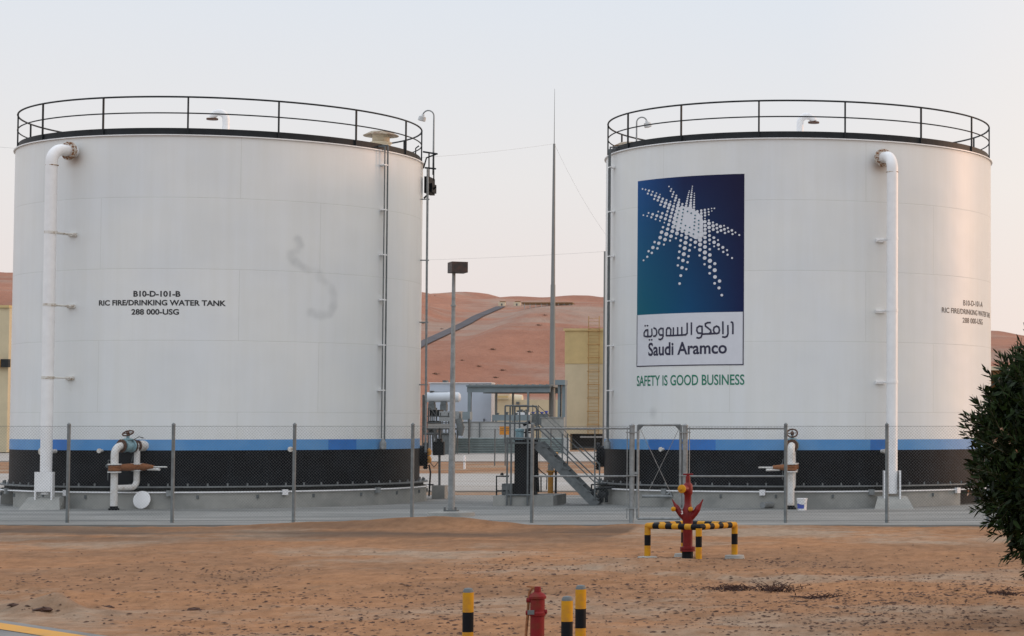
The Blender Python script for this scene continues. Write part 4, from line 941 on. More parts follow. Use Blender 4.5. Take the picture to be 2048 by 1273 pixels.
# ------------------------------------------------------------------ lamp post by the fence
def lamp_post():
    b0 = G(906, 1027); b0 = V((b0.x, 58.2, 0)); b0.x = (905.5-PX)/F*58.2
    t = thing('lamp_post', 'grey lamp post with a boxy dark lamp head standing between the tanks', 'lamp post', b0)
    top = P(911, 545, 58.2)
    MB().tube([b0+V((0, 0, 0.1)), V((b0.x, b0.y, top.z))], [0.095, 0.045], 14).build('pole', M['galv'], t)
    mb = MB().lathe([(0.62, 0), (0.60, 0.10), (0.30, 0.13)], b0, n=20); mb.build('footing', M['concrete'], t)
    mb = MB(); mb.box(b0+V((-.17, -.17, .13)), b0+V((.17, .17, .16)))
    for sx in (-1, 1):
        mb.tube([b0+V((sx*.14, -.14, .14)), b0+V((sx*.14, -.14, .24))], 0.03, 6)
    mb.build('base_plate', M['galv_dark'], t, whole=False)
    h = V((b0.x+0.10, b0.y, top.z)); rot = Matrix.Rotation(R_(25), 3, 'Z')
    mb = MB(); mb.box(h+V((-0.20, -0.30, -0.02)), h+V((0.22, 0.22, 0.26)), rot=rot); mb.build('lamp_head', M['lamp_body'], t)
    mb = MB(); mb.box(h+V((-0.20, -0.10, 0.0)), h+V((-0.10, 0.10, 0.2))); mb.lathe([(0.06, -.9), (0.075, -.9), (0.075, -.86), (0.06, -.86)], (b0.x, b0.y, top.z), n=12); mb.build('bracket', M['galv'], t, whole=False)
lamp_post()

# ------------------------------------------------------------------ hydrants, guard frame, bollards
def hydrant_tall():
    o = V((-4.49, 39.75, 0)); t = thing('fire_hydrant', 'tall red fire hydrant with yellow caps inside the striped guard frame', 'hydrant', o)
    L = lambda prof: MB().lathe([(r, z) for r, z in prof], o, n=20)
    body = L([(0.088, 0.17), (0.088, 0.62), (0.095, 0.66), (0.105, 0.72), (0.10, 0.83), (0.075, 0.90), (0.062, 0.96), (0.062, 1.10), (0.075, 1.12), (0.085, 1.16), (0.085, 1.27), (0.075, 1.30), (0.045, 1.33), (0.040, 1.44), (0.02, 1.46)])
    body.lathe([(0.085, 0.10), (0.135, 0.10), (0.135, 0.135), (0.125, 0.14), (0.135, 0.145), (0.135, 0.18), (0.09, 0.19)], o, n=20)
    b = body.build('barrel', M['red'], t)
    MB().lathe([(0.10, -0.05), (0.10, 0.10)], o, n=18).build('foot', M['black_paint'], t)
    mb = MB()
    for s in (-1, 1):
        mb.tube([o+V((0, 0, 0.66)), o+V((s*0.13, -0.02, 0.78)), o+V((s*0.185, -0.03, 0.86))], [0.074, 0.055, 0.050], 14)
        mb.tube([o+V((s*0.175, -0.03, 0.85)), o+V((s*0.20, -0.03, 0.90)), o+V((s*0.235, -0.03, 0.95)), o+V((s*0.275, -0.03, 1.03))], [0.054, 0.043, 0.022, 0.008], 12)
    mb.build('branch', M['red'], t, whole=False)
    mb = MB(); mb.tube([o+V((-0.03, -0.05, 1.22)), o+V((-0.075, -0.17, 1.22))], [0.068, 0.066], 14); mb.tube([o+V((-0.22, -0.05, 0.86)), o+V((-0.235, -0.12, 0.86))], 0.04, 12); mb.tube([o+V((0.06, -0.07, 0.86)), o+V((0.065, -0.13, 0.86))], 0.045, 12)
    mb.build('outlet', M['red'], t, whole=False)
    for p, d, r in ((V((-0.078, -0.175, 1.22)), V((-.35, -1, 0)), 0.076), (V((-0.236, -0.12, 0.86)), V((-.2, -1, 0)), 0.042), (V((0.066, -0.13, 0.86)), V((0, -1, 0)), 0.042)):
        MB().lathe([(r*0.9, 0), (r, 0.012), (r, 0.04), (r*0.55, 0.055), (r*0.3, 0.055), (r*0.3, 0.085), (0, 0.087)], o+p, d, 18).build('outlet_cap', M['yellow'], t)
    mb = MB(); mb.tube([o+V((-0.09, 0, 1.475)), o+V((0.09, 0.02, 1.475))], 0.014, 8).tube([o+V((0.02, -0.09, 1.475)), o+V((-0.02, 0.09, 1.475))], 0.014, 8); mb.lathe([(0.03, 1.44), (0.03, 1.49)], o, n=10); mb.build('handle', M['red_worn'], t)
    cu = bpy.data.curves.new('n', 'FONT'); cu.body = '3'; cu.size = 0.085; cu.offset = 0.002; tmp = bpy.data.objects.new('n', cu); COL.objects.link(tmp); bpy.context.view_layer.update()
    me = bpy.data.meshes.new_from_object(tmp.evaluated_get(bpy.context.evaluated_depsgraph_get())); vs = [o+V((-0.11+v.co.x, -0.108-(0.02 if v.co.x > .02 else 0.012), 0.77+v.co.y)) for v in me.vertices]; fs = [tuple(p.vertices) for p in me.polygons]
    bpy.data.objects.remove(tmp); bpy.data.curves.remove(cu)
    MB().add(vs, fs).build('number', M['white'], t)
hydrant_tall()

M['band_leg'] = band_mat('yellow_black_leg_bands', (0.66, 0.33, 0.012), (0.012, 0.012, 0.014), 0.52, 'Z', 0.30, 0.57)
def guard():
    A = [V((-4.21, 39.0, 0)), V((-3.67, 39.97, 0)), V((-4.64, 40.51, 0)), V((-5.18, 39.54, 0))]; zt = 0.565; c = sum(A, V())/4
    t = thing('guard_frame', 'square yellow and black pipe guard around the tall hydrant', 'guard rail', c)
    for k, p in enumerate(A):
        o = MB()
        for z0, z1, mi in ((-0.10, 0.215, 0), (0.215, 0.405, 1), (0.405, zt-0.02, 0)): o.tube([p+V((0, 0, z0)), p+V((0, 0, z1))], 0.056, 14, mi, caps=False)
        o.build('leg', [M['yellow'], M['black_paint']], t)
        if k != 0: MB().lathe([(0.19, -0.06), (0.17, 0.02), (0.06, 0.03)], p, n=14).build('footing', M['concrete'], t)
    for k in range(4):
        p, q = A[k]+V((0, 0, zt)), A[(k+1) % 4]+V((0, 0, zt)); o = MB(); n = 7 if k in (1, 2) else 8
        for i in range(n):
            a = p.lerp(q, i/n); b2 = p.lerp(q, (i+1)/n); o.tube([a, b2], 0.054, 14, i % 2 if k in (1, 2, 3) else (i+1) % 2, caps=False)
        o.build('top_rail', [M['yellow'], M['black_paint']], t)
        mb = MB(); mb.lathe([(0.0, -0.056), (0.04, -0.04), (0.056, 0), (0.04, 0.04), (0.0, 0.056)], p, n=12); mb.build('corner_elbow', M['black_paint'] if k == 0 else M['yellow'], t)
guard()

def bollard_proto():
    t = thing('bollard', '', 'bollard', (0, 0, 0), 'striped bollards around the short hydrant')
    mb = MB(); z = 0.76
    for i in range(5):
        z0 = z-0.185; mb.tube([(0, 0, z0 if i < 4 else -0.15), (0, 0, z)], 0.052, 18, i % 2, caps=False); z = z0
    mb.build('post', [M['yellow'], M['black_paint']], t, whole=False)
    MB().lathe([(0.050, 0.755), (0.049, 0.775), (0.036, 0.797), (0.0, 0.803)], (0, 0, 0), n=18).build('cap', M['galv_dark'], t)
    return t
b0 = bollard_proto()
for i, (px, Y, lab) in enumerate(((941, 20.9, 'striped bollard standing alone on the sand, far left of the short red hydrant'), (1138, 19.9, 'lower looking of the two paired striped bollards, nearest the short red hydrant'), (1165, 21.3, 'taller looking of the two paired striped bollards right of the short hydrant'))):
    o = b0 if i == 0 else copy_tree(b0)
    o.location = ((px-PX)/F*Y, Y, 0.0); o['label'] = lab

def hydrant_short():
    Y = 20.4; o = V(((1079-PX)/F*Y, Y, 0)); t = thing('fire_hydrant', 'short worn red hydrant with a bent side rod beside the striped bollards', 'hydrant', o)
    MB().lathe([(0.064, -0.2), (0.064, 0.58), (0.075, 0.585), (0.078, 0.61), (0.066, 0.625), (0.066, 0.735), (0.079, 0.74), (0.08, 0.76), (0.06, 0.785), (0.032, 0.80), (0.030, 0.835), (0.026, 0.85), (0.0, 0.852)], o, n=22).build('barrel', M['red_worn'], t)
    mb = MB(); mb.tube([o+V((0.0, 0, 0.825)), o+V((-0.05, 0, 0.835)), o+V((-0.075, 0, 0.80)), o+V((-0.082, 0, 0.74)), o+V((-0.088, 0, 0.60)), o+V((-0.112, 0, 0.30)), o+V((-0.118, 0, 0.24))], 0.013, 8)
    mb.tube([o+V((-0.10, 0, 0.85)), o+V((-0.03, 0, 0.845))], 0.008, 6); mb.build('side_rod', M['rust'], t, whole=False)
    mb = MB(); mb.tube([o+V((-0.06, 0, 0.61)), o+V((-0.105, 0, 0.61))], 0.022, 8).tube([o+V((-0.06, 0, 0.725)), o+V((-0.10, 0, 0.725))], 0.024, 8).tube([o+V((0.06, 0, 0.62)), o+V((0.088, 0, 0.62))], 0.02, 8); mb.build('lug', M['red_worn'], t, whole=False)
    MB().box(o+V((-0.075, -0.085, 0.60)), o+V((-0.015, -0.075, 0.64))).build('tag_plate', M['galv_dark'], t)
hydrant_short()

# ------------------------------------------------------------------ small things on the pad
def bucket():
    p = G(1604, 1021); t = thing('bucket', 'white plastic bucket with a blue label beside the standing white pipe', 'bucket', p)
    MB().lathe([(0.125, 0.0), (0.145, 0.30), (0.155, 0.30), (0.155, 0.335), (0.146, 0.34), (0.0, 0.335)], p, n=22).build('pail', M['white'], t)
    vs = []; n = 10
    for i in range(n+1):
        a = -1.2+1.7*i/n
        for z in (0.05, 0.20): r = 0.126+0.02*z/0.3+0.003; vs.append(p+V((r*math.sin(a), -r*math.cos(a), z-0.05*(i/n if z > .1 else 0))))
    MB().add(vs, [(2*i, 2*i+2, 2*i+3, 2*i+1) for i in range(n)]).build('label', M['blue_label'], t)
    mb = MB(); mb.tube([p+V((-.155, 0, .29)), p+V((-.14, -.10, .20)), p+V((0, -.17, .15)), p+V((.14, -.10, .20)), p+V((.155, 0, .29))], 0.004, 6); mb.build('handle', M['galv'], t)
bucket()
def cover():
    th, z = CYL(286, 1004, CL, TR+0.26); p = pol(CL, th, TR+0.33, 0.265); u = V((math.sin(th-.1), -math.cos(th-.1), 0.18)).normalized()
    o = MB().lathe([(0.24, 0), (0.255, 0.005), (0.255, 0.03), (0.235, 0.036), (0.0, 0.036)], p, u, 28).build('round_cover', M['white_pipe']); tag(o, 'round white steel cover leaning against the concrete ring', 'cover')
cover()
def pipe_piece():
    a, b2 = G(1525, 1018), G(1556, 1016); t = thing('loose_pipe', 'short grey flanged pipe lying on the pad beside the standing white pipe', 'pipe', a)
    a.z = b2.z = 0.10; MB().tube([a, b2], 0.09, 14).build('barrel', M['galv'], t); d = (b2-a).normalized()
    for q in (b2-d*0.05, b2-d*0.22): MB().lathe([(0.09, 0), (0.15, 0), (0.15, .03), (0.09, .03)], q+V((0, 0, .05)), d, 16).build('flange', M['galv'], t, whole=False)
pipe_piece()

# pump pit with cabinet, landing and steps
YP = 66.2
def pumphouse():
    q = lambda x, y, Y=YP: P(x, y, Y)
    base = q(1050, 1010); base.z = 0
    t = thing('pump_stand', 'dark screened pump stand on a concrete plinth between the tanks', 'pump stand', base)
    a = q(990, 1010); b2 = q(1110, 990); MB().box((a.x, YP-0.3, 0.0), (b2.x, YP+2.0, 0.30)).build('plinth', M['concrete'], t)
    a = q(1029, 984); b2 = q(1063, 880); MB().box((a.x, YP-0.05, 0.30), (b2.x, YP+1.1, b2.z)).build('cabinet', M['black_paint'], t)
    mb = MB(); a = q(1019, 1008); z1 = q(1019, 875).z
    for x in (1019, 1027, 1060, 1068): X = q(x, 900).x; mb.tube([(X, YP-0.34, 0.02), (X, YP-0.34, z1)], 0.028, 8)
    for y in (877, 990): z = q(1040, y).z; mb.tube([(q(1017, 900).x, YP-0.34, z), (q(1069, 900).x, YP-0.34, z)], 0.028, 8)
    mb.build('screen_frame', M['galv_dark'], t, whole=False)
    mb = MB(); X0, X1 = q(1010, 870).x, q(1074, 870).x; zp = 1.84; mb.box((X0, YP-0.2, zp), (X1, YP+1.4, zp+0.05)); mb.build('landing', M['galv_dark'], t)
    mb = MB()
    for dy in (-0.15, 1.35):
        zt = q(1040, 812).z; zm = q(1040, 847).z
        for x in (1012, 1022, 1057): mb.tube([(q(x, 850).x, YP+dy, zp), (q(x, 850).x, YP+dy, zt)], 0.025, 8)
        mb.tube([(X0+.03, YP+dy, zt), (q(1057, 850).x, YP+dy, zt)], 0.025, 8); mb.tube([(X0+.03, YP+dy, zm), (q(1057, 850).x, YP+dy, zm)], 0.020, 8)
    mb.build('landing_rail', M['galv_dark'], t, whole=False)
    mb = MB()     # motor and pipework on the landing
    c = q(1033, 862); mb.lathe([(0.16, 0), (0.16, .05), (0.12, .08), (0.12, .32), (0.14, .34), (0.14, .40), (0.0, .42)], (c.x, YP+0.5, 1.88), n=16); mb.build('motor', M['teal'], t)
    mb = MB(); X = q(1046, 870).x; mb.tube([(X, YP+.6, 1.88), (X, YP+.6, 2.25), (X+.4, YP+.6, 2.3), (X+.4, YP+.6, 0.3)], 0.06, 10); mb.lathe([(0.13, 0), (0.13, .04)], (X, YP+.6, 2.15), n=14); mb.tube([(X-.08, YP+.45, 2.4), (X+.12, YP+.45, 2.5)], 0.05, 8); mb.build('pump_pipe', M['black_steel'], t, whole=False)
    mb = MB(); mb.tube([q(993, 1000), q(993, 953), q(1018, 953)], 0.025, 8).tube([q(993, 982), q(1018, 982)], 0.02, 8); c = q(1004, 951); mb.lathe([(0.05, 0), (0.05, .05), (.01, .08)], c, n=10); mb.build('drain_pipe', M['black_steel'], t, whole=False)
    a = q(1002, 992); b2 = q(1024, 968); MB().box((a.x, YP+0.1, 0.30), (b2.x, YP+0.6, b2.z)).build('side_block', M['galv_dark'], t)
    mb = MB(); mb.tube([q(1073, 880, YP+.7), q(1073, 925, YP+.7), q(1076, 985, YP+.7)], 0.05, 8); mb.tube([q(1074, 935, YP+.6), q(1084, 945, YP+.6), q(1094, 952, YP+.6), q(1093, 980, YP+.6)], 0.016, 6); mb.tube([q(1082, 955, YP+.4), q(1082, 985, YP+.4)], 0.02, 8); mb.build('riser_pipe', M['black_steel'], t, whole=False)
pumphouse()
def stairs():
    A = P(1073, 889, YP); B = V((P(1193, 1000, YP).x, YP, 0.0)); t = thing('steel_steps', 'grey steel steps with double handrails coming down towards the tank with the sign', 'steps', B)
    A.y = YP; W = 0.85
    for dy in (0, W):
        d = (B-A).normalized(); n = V((d.z, 0, -d.x))*0.13*(1 if d.z < 0 else -1); a, b2 = A+V((0, dy, 0)), B+V((0, dy, 0))
        vs = [p+n*s+V((0, e, 0)) for p in (a, b2) for s in (-1, 1) for e in (-0.02, 0.02)]
        MB().add(vs, [(0, 1, 3, 2), (4, 6, 7, 5), (0, 4, 5, 1), (2, 3, 7, 6), (0, 2, 6, 4), (1, 5, 7, 3)]).build('stringer', M['galv_dark'], t)
    for k in range(8):
        p = A.lerp(B, (k+0.5)/8.2); MB().box((p.x-0.10, YP+0.025, p.z-0.01), (p.x+0.15, YP+W-0.025, p.z+0.025)).box((p.x+0.05, YP-0.05, p.z+.03), (p.x+0.17, YP-0.022, p.z+0.085)).build('tread', M['galv_dark'], t, whole=False)
    q = lambda x, y, dy: V((P(x, y, YP).x, YP+dy, P(x, y, YP).z))
    for dy in (-0.04, W+0.04):
        mb = MB(); mb.tube([q(1066, 880, dy), q(1066, 811, dy), q(1190, 930, dy), q(1190, 1000, dy)], 0.025, 8); mb.tube([q(1066, 846, dy), q(1190, 965, dy)], 0.020, 8); mb.tube([q(1125, 868, dy), q(1125, 938, dy)], 0.022, 8)
        mb.build('handrail', M['galv_dark'], t, whole=False)
stairs()
def yellow_pipe():
    Y = 68.4; p = P(1101, 990, Y); p.z = 0; t = thing('standpipe_valve', 'orange yellow upright valve pipe seen behind the steel steps', 'valve pipe', p)
    z1 = P(1100, 905, Y).z
    MB().lathe([(0.085, 0.0), (0.085, 0.95), (0.13, 0.95), (0.13, 1.0), (0.085, 1.0)], p, n=16).build('barrel', M['orange'], t)
    MB().lathe([(0.09, 1.0), (0.09, 1.2)], p, n=16).build('collar', M['galv'], t)
    MB().lathe([(0.085, 1.2), (0.085, z1-0.1), (0.12, z1-0.08), (0.12, z1), (0.05, z1+0.05), (0.0, z1+0.1)], p, n=16).tube([p+V((0, 0, z1-.02)), p+V((0.22, 0, z1-.05))], 0.05, 10).build('valve_head', M['orange'], t)
    MB().tube([p+V((0.16, 0, 0)), p+V((0.16, 0, 1.25))], 0.035, 8).build('side_pipe', M['black_steel'], t)
yellow_pipe()
def pipe_bundle():          # dark valves beside the steps at the foot of the right tank
    Y = 66.9; t = thing('valve_cluster', 'cluster of dark pipes and valves at the foot of the steps', 'pipework', P(1205, 1005, Y))
    q = lambda x, y, dy=0: P(x, y, Y+dy)
    mb = MB(); mb.tube([q(1183, 990), q(1183, 970), q(1215, 968)], 0.03, 8).tube([q(1190, 978), q(1235, 975)], 0.04, 8).tube([q(1203, 1004), q(1205, 975)], 0.06, 10).tube([q(1213, 1005), q(1212, 978)], 0.05, 10)
    mb.lathe([(0.02, 0), (0.12, 0.02), (0.12, .06), (.02, .08)], q(1204, 990), (0, -1, 0.2), 14); mb.lathe([(0.02, 0), (0.11, 0.02), (0.11, .06), (.02, .08)], q(1185, 985), (0, -1, 0), 14)
    mb.build('pipes', M['black_steel'], t, whole=False)
    MB().tube([q(1284, 993, -2.0), q(1342, 993, -2.0)], 0.045, 10).tube([q(1344, 995, -2.0), q(1340, 985, -2.0), q(1334, 990, -2.0)], 0.04, 8).build('spout', M['galv'], t, whole=False)
pipe_bundle()
def control_post():
    Y = 72.6; q = lambda x, y, dy=0: P(x, y, Y+dy); p = q(879, 990); p.z = 0
    t = thing('control_post', 'grey control box with a flat sunshade on a post beside the smeared tank', 'control box', p)
    a, b2 = q(866, 994), q(892, 971); MB().box((a.x, Y-.2, 0), (b2.x, Y+.25, b2.z)).build('block', M['concrete'], t)
    MB().tube([q(879, 972), q(879, 850)], 0.04, 10).build('post', M['galv_dark'], t, whole=False)
    a, b2 = q(868, 911), q(890, 884); MB().box((a.x, Y-.18, a.z), (b2.x, Y-.02, b2.z)).tube([q(879, 886, -.1), q(879, 878, -.1)], 0.10, 10).build('box', M['black_steel'], t)
    a, b2 = q(861, 857), q(903, 848); MB().box((a.x, Y-.35, a.z), (b2.x, Y+.35, a.z+0.03)).box((a.x, Y-.37, a.z), (b2.x, Y-.352, b2.z)).build('sunshade', M['grey_wall'], t)
    mb = MB(); mb.tube([q(858, 993), q(861, 945), q(858, 930)], 0.03, 8).tube([q(853, 970), q(867, 970)], 0.025, 8).tube([q(860, 925), q(868, 935), q(876, 925)], 0.015, 6); mb.build('cable_pipe', M['black_steel'], t, whole=False)
control_post()
def yellow_valves():
    Y = 72.0; q = lambda x, y: P(x, y, Y); p = q(856, 912); t = thing('actuator_valve', 'pair of yellow valve actuators beside the right edge of the smeared tank', 'valve', p)
    for y in (904, 919): MB().lathe([(0.03, -.12), (0.08, -.11), (0.10, -.02), (0.10, .03), (0.06, .10), (0.03, .12)], q(857, y), n=14).build('actuator', M['orange'], t, whole=False)
    MB().tube([q(853, 893), q(854, 930)], 0.03, 8).tube([q(846, 895), q(853, 895)], 0.03, 8).build('stem', M['black_steel'], t, whole=False)
yellow_valves()

# ------------------------------------------------------------------ plant beyond the tanks
def rect(mb, x0, y0, x1, y1, Y, depth, mi=0, dy=0):
    a, b2 = P(x0, y1, Y), P(x1, y0, Y); mb.box((a.x, Y+dy, max(a.z, -0.1)), (b2.x, Y+dy+depth, b2.z), mi); return mb
def beige_tower():
    Y = 248; a, b2 = P(1129, 898, Y), P(1235, 662, Y); t = thing('beige_building', 'tall beige clad building with an outside ladder behind the tank with the sign', 'building', (a.x, Y, 0))
    zs = P(1129, 728, Y).z
    rect(MB(), 1129, 728, 1240, 868, Y, 12).box((a.x, Y, -0.1), (P(1140, 868, Y).x, Y+12, P(1140, 868, Y).z)).build('wall', M['beige'], t)
    MB().box((a.x-.05, Y-.05, zs+0.01), (b2.x, Y+12, b2.z)).build('upper_cladding', M['beige_dark'], t)
    MB().box((a.x-.2, Y-.2, b2.z+.002), (b2.x, Y+12, b2.z+0.25)).build('parapet', M['beige_dark'], t)
    rect(MB(), 1140, 868.5, 1240, 898, Y, 4, dy=1.5).build('opening_shade', M['void_shade'], t)  # black block painted as the shade inside the loading opening
    rect(MB(), 1160, 873, 1240, 876, Y, 0.3).build('opening_beam', M['grey_wall'], t)
    mb = MB(); xl, xr = P(1178, 700, Y).x, P(1199, 700, Y).x; z0, z1 = P(1180, 868, Y).z, P(1180, 633, Y).z
    for x in (xl, xr): mb.tube([(x, Y-.35, z0), (x, Y-.35, z1)], 0.045, 6)
    z = z0
    while z < z1: mb.tube([(xl, Y-.35, z), (xr, Y-.35, z)], 0.022, 5); z += 0.38
    z = z0+1
    while z < z1-1:
        for k in range(8):
            a0, a1 = math.pi*k/8, math.pi*(k+1)/8; cx_ = (xl+xr)/2; rr = (xr-xl)/2+.1
            mb.tube([(cx_+rr*math.cos(a0), Y-.4-rr*math.sin(a0), z), (cx_+rr*math.cos(a1), Y-.4-rr*math.sin(a1), z)], 0.05, 5)
        z += 1.5
    mb.build('cage_ladder', M['cage'], t)
beige_tower()
def left_building():
    Y = 212; t = thing('beige_building', 'beige building edge at the far left behind the smeared tank', 'building', (P(-100, 900, Y).x, Y, 0))
    rect(MB(), -400, 615, 19, 905, Y, 14).build('wall', M['beige'], t)
    rect(MB(), 6, 719, 22, 735, Y, 0.5, dy=-.6).build('window_shade_block', M['void_shade'], t); rect(MB(), -4, 721, 6, 735, Y, 0.5, dy=-.6).build('window_panel', M['orange'], t)  # black block painted as the shade in the window opening
    rect(MB(), -401, 611, 20, 616, Y, 14.4, dy=-.2).build('parapet', M['beige_dark'], t)
left_building()
def right_building():
    Y = 150; t = thing('beige_building', 'low beige building with a deep brown eave glimpsed behind the shrub', 'building', (P(2050, 900, Y).x, Y, 0))
    rect(MB(), 1940, 752, 2300, 925, Y, 12, dy=3).build('wall', M['brown'], t)  # wall coloured brown to paint in the shadow of the eave
    mb = MB(); rect(mb, 1925, 733, 2300, 741, Y, 16).build('roof', M['cream'], t)
    rect(MB(), 1932, 741.2, 2300, 752, Y, 15.5, dy=.3).build('fascia', M['brown'], t)
    for x in (1996, 2009, 2030): rect(MB(), x, 760, x+6, 800, Y, 0.2, dy=2.7).build('window', M['grey_wall'], t, whole=False)
right_building()
def blue_shed():
    Y = 236; t = thing('pale_blue_shed', 'pale blue flat sided shed behind the grey canopy', 'building', (P(920, 890, Y).x, Y, 0))
    rect(MB(), 858, 767, 983, 905, Y, 1.8).build('wall', M['pale_blue'], t)
    rect(MB(), 857.5, 765.5, 983.5, 767, Y, 2.1, dy=-.15).build('roof_trim', M['white'], t)
    rect(MB(), 885, 761, 893, 765.3, Y, 1).build('roof_fan', M['galv_dark'], t)
    rect(MB(), 968, 838, 969.5, 844, Y, .2, dy=-.3).build('door_handle', M['black_steel'], t)
blue_shed()
def canopy():
    Y = 226; t = thing('steel_canopy', 'blue grey steel canopy on posts between the tanks', 'canopy', (P(1010, 900, Y).x, Y, 0))
    mb = MB(); rect(mb, 934, 774, 1100, 785, Y, 0.5); rect(mb, 934, 774, 1100, 785, Y, .5, dy=8); mb.build('beam', M['canopy'], t, whole=False)
    mb = MB(); a, b2 = P(933, 774, Y), P(1101, 774, Y); n = 60
    for i in range(n):
        x0 = a.x+(b2.x-a.x)*i/n; x1 = a.x+(b2.x-a.x)*(i+0.6)/n; mb.box((x0, Y-.3, a.z+.01), (x1, Y+8.8, a.z+.16+0.10*(i % 5 == 2)))
    mb.box((a.x, Y-.25, a.z+.005), (b2.x, Y+8.7, a.z+.08)); mb.build('roof_sheet', M['canopy'], t, whole=False)
    for x0, x1, dy in ((934, 942, 0), (957.5, 962.5, 8), (992.5, 997, 8), (1053, 1057.5, 0), (1079, 1083, 8)): rect(MB(), x0, 785, x1, 930, Y, .4, dy=dy).build('post', M['canopy'], t, whole=False)
    mb = MB(); rect(mb, 1108, 760, 1128, 770, Y, 1.6, dy=.6); mb.build('side_roof', M['canopy'], t)
    for x0, x1 in ((1111, 1117), (1119.5, 1127.5)): rect(MB(), x0, 770, x1, 930, Y, 1.0, dy=1).build('side_panel', M['canopy'], t, whole=False)
canopy()
def vessel():
    Y = 205; a, b2 = P(853, 795, Y), P(917, 795, Y); r = 0.46; t = thing('horizontal_vessel', 'white horizontal vessel on saddles in front of the pale blue shed', 'vessel', ((a.x+b2.x)/2, Y, 0))
    L = b2.x-a.x; MB().lathe([(0, -.22), (r*.6, -.17), (r*.93, -.05), (r, 0), (r, L), (r*.95, L+.05), (r*.6, L+.17), (0, L+.22)], a, (1, 0, 0), 24).build('shell', M['pale_white'], t)
    for x in (864, 888): 
        p = P(x, 805, Y); mb = MB(); mb.box((p.x-.25, Y-.35, p.z-.2), (p.x+.25, Y+.35, p.z+.05)); mb.box((p.x-.3, Y-.3, P(x, 822, Y).z), (p.x+.3, Y+.3, p.z-.2)); mb.box((p.x-.22, Y+.1, -.1), (p.x-.12, Y+.25, P(x, 822, Y).z+.01)); mb.box((p.x+.12, Y+.1, -.1), (p.x+.22, Y+.25, P(x, 822, Y).z+.01)); mb.build('saddle', M['galv_dark'], t, whole=False)
    p = P(863, 786, Y); MB().lathe([(0.15, -.1), (.15, .12), (.25, .12), (.25, .18)], p, n=12).build('nozzle', M['galv_dark'], t)
    MB().tube([P(866, 784, Y), P(884, 785, Y), P(895, 785, Y)], 0.035, 6).build('top_pipe', M['galv_dark'], t)
vessel()
def skid():
    Y = 200; t = thing('compressor_skid', 'grey machinery skid with pipes below the white vessel', 'machinery', (P(890, 880, Y).x, Y, 0))
    rect(MB(), 878, 823, 918, 843, Y, 2).build('cabinet', M['galv'], t)
    rect(MB(), 857, 820, 877, 833, Y, 1.6, dy=.4).build('engine', M['black_steel'], t)
    rect(MB(), 853, 842, 872, 866, Y, 1.6, dy=.3).build('fan_box', M['skid_dark'], t)
    rect(MB(), 924.5, 824, 940, 840, Y, 1).build('switch_box', M['canopy'], t)
    mb = MB()
    for x in (846, 857, 873, 915, 938): mb.tube([P(x, 816 if x < 880 else 838, Y), V((P(x, 850, Y).x, Y, 0))], 0.07, 6)
    mb.tube([P(846, 833, Y), P(910, 833, Y)], 0.05, 6).tube([P(844, 846, Y), P(935, 846, Y)], 0.05, 6).tube([P(844, 858, Y), P(918, 858, Y)], 0.08, 6).tube([P(846, 868, Y), P(912, 868, Y)], 0.12, 6)
    for x in (849, 864, 881, 897, 907): mb.tube([P(x, 826, Y), V((P(x, 850, Y).x, Y+.5, 0))], 0.055, 6)
    mb.tube([P(847, 790, Y), P(847, 870, Y)], 0.11, 6).tube([P(852, 792, Y), P(852, 870, Y)], 0.06, 6).tube([P(868, 855, Y), P(873, 880, Y), P(868, 895, Y)], 0.14, 6).tube([P(860, 816, Y), P(872, 832, Y)], 0.05, 6); mb.build('pipe_frame', M['skid_dark'], t, whole=False)
    rect(MB(), 885, 870, 905, 930, Y, 1.5).build('pump_casing', M['galv_dark'], t)
    MB().tube([P(916, 838, Y), P(922, 856, Y), P(921, 872, Y)], [.3, .35, .2], 10).build('hose', M['galv_dark'], t)
skid()
def canopy_gear():
    Y = 222; items = [('pipe_rack', 'grey pipe rack low under the canopy', 'pipe rack', (984, 830, 1060, 842), 'canopy'), ('cabinet', 'white slatted cabinet under the canopy', 'cabinet', (1032, 825, 1056, 840), 'white'), ('pump_unit', 'dark pump unit under the canopy beside the mast', 'pump', (1060, 828, 1096, 850), 'galv_dark')]
    for i, (n, l, c, r, m) in enumerate(items):
        t = thing(n, l, c, (P((r[0]+r[2])/2, 860, Y).x, Y+i*1.3, 0)); rect(MB(), *r, Y+i*1.3, 1).build('body', M[m], t)
        mb = MB()
        for x in (r[0]+1, r[2]-1): p = P(x, r[3], Y+i*1.3); mb.tube([(p.x, Y+i*1.3+.3, 0), (p.x, Y+i*1.3+.3, p.z)], 0.08, 6)
        mb.build('leg', M['galv_dark'], t, whole=False)
        mb = MB()
        for k in range(4):
            x = r[0]+(r[2]-r[0])*(k+0.5)/4; p = P(x, r[1], Y+i*1.3); mb.lathe([(0.12, 0), (0.12, .12+.1*(k % 2)), (.2, .13+.1*(k % 2)), (.2, .2+.1*(k % 2)), (0, .22+.1*(k % 2))], p+V((0, .4, -.02)), n=10)
        mb.build('fitting', M['galv_dark'] if m != 'galv_dark' else M['blue_label'], t, whole=False)
canopy_gear()
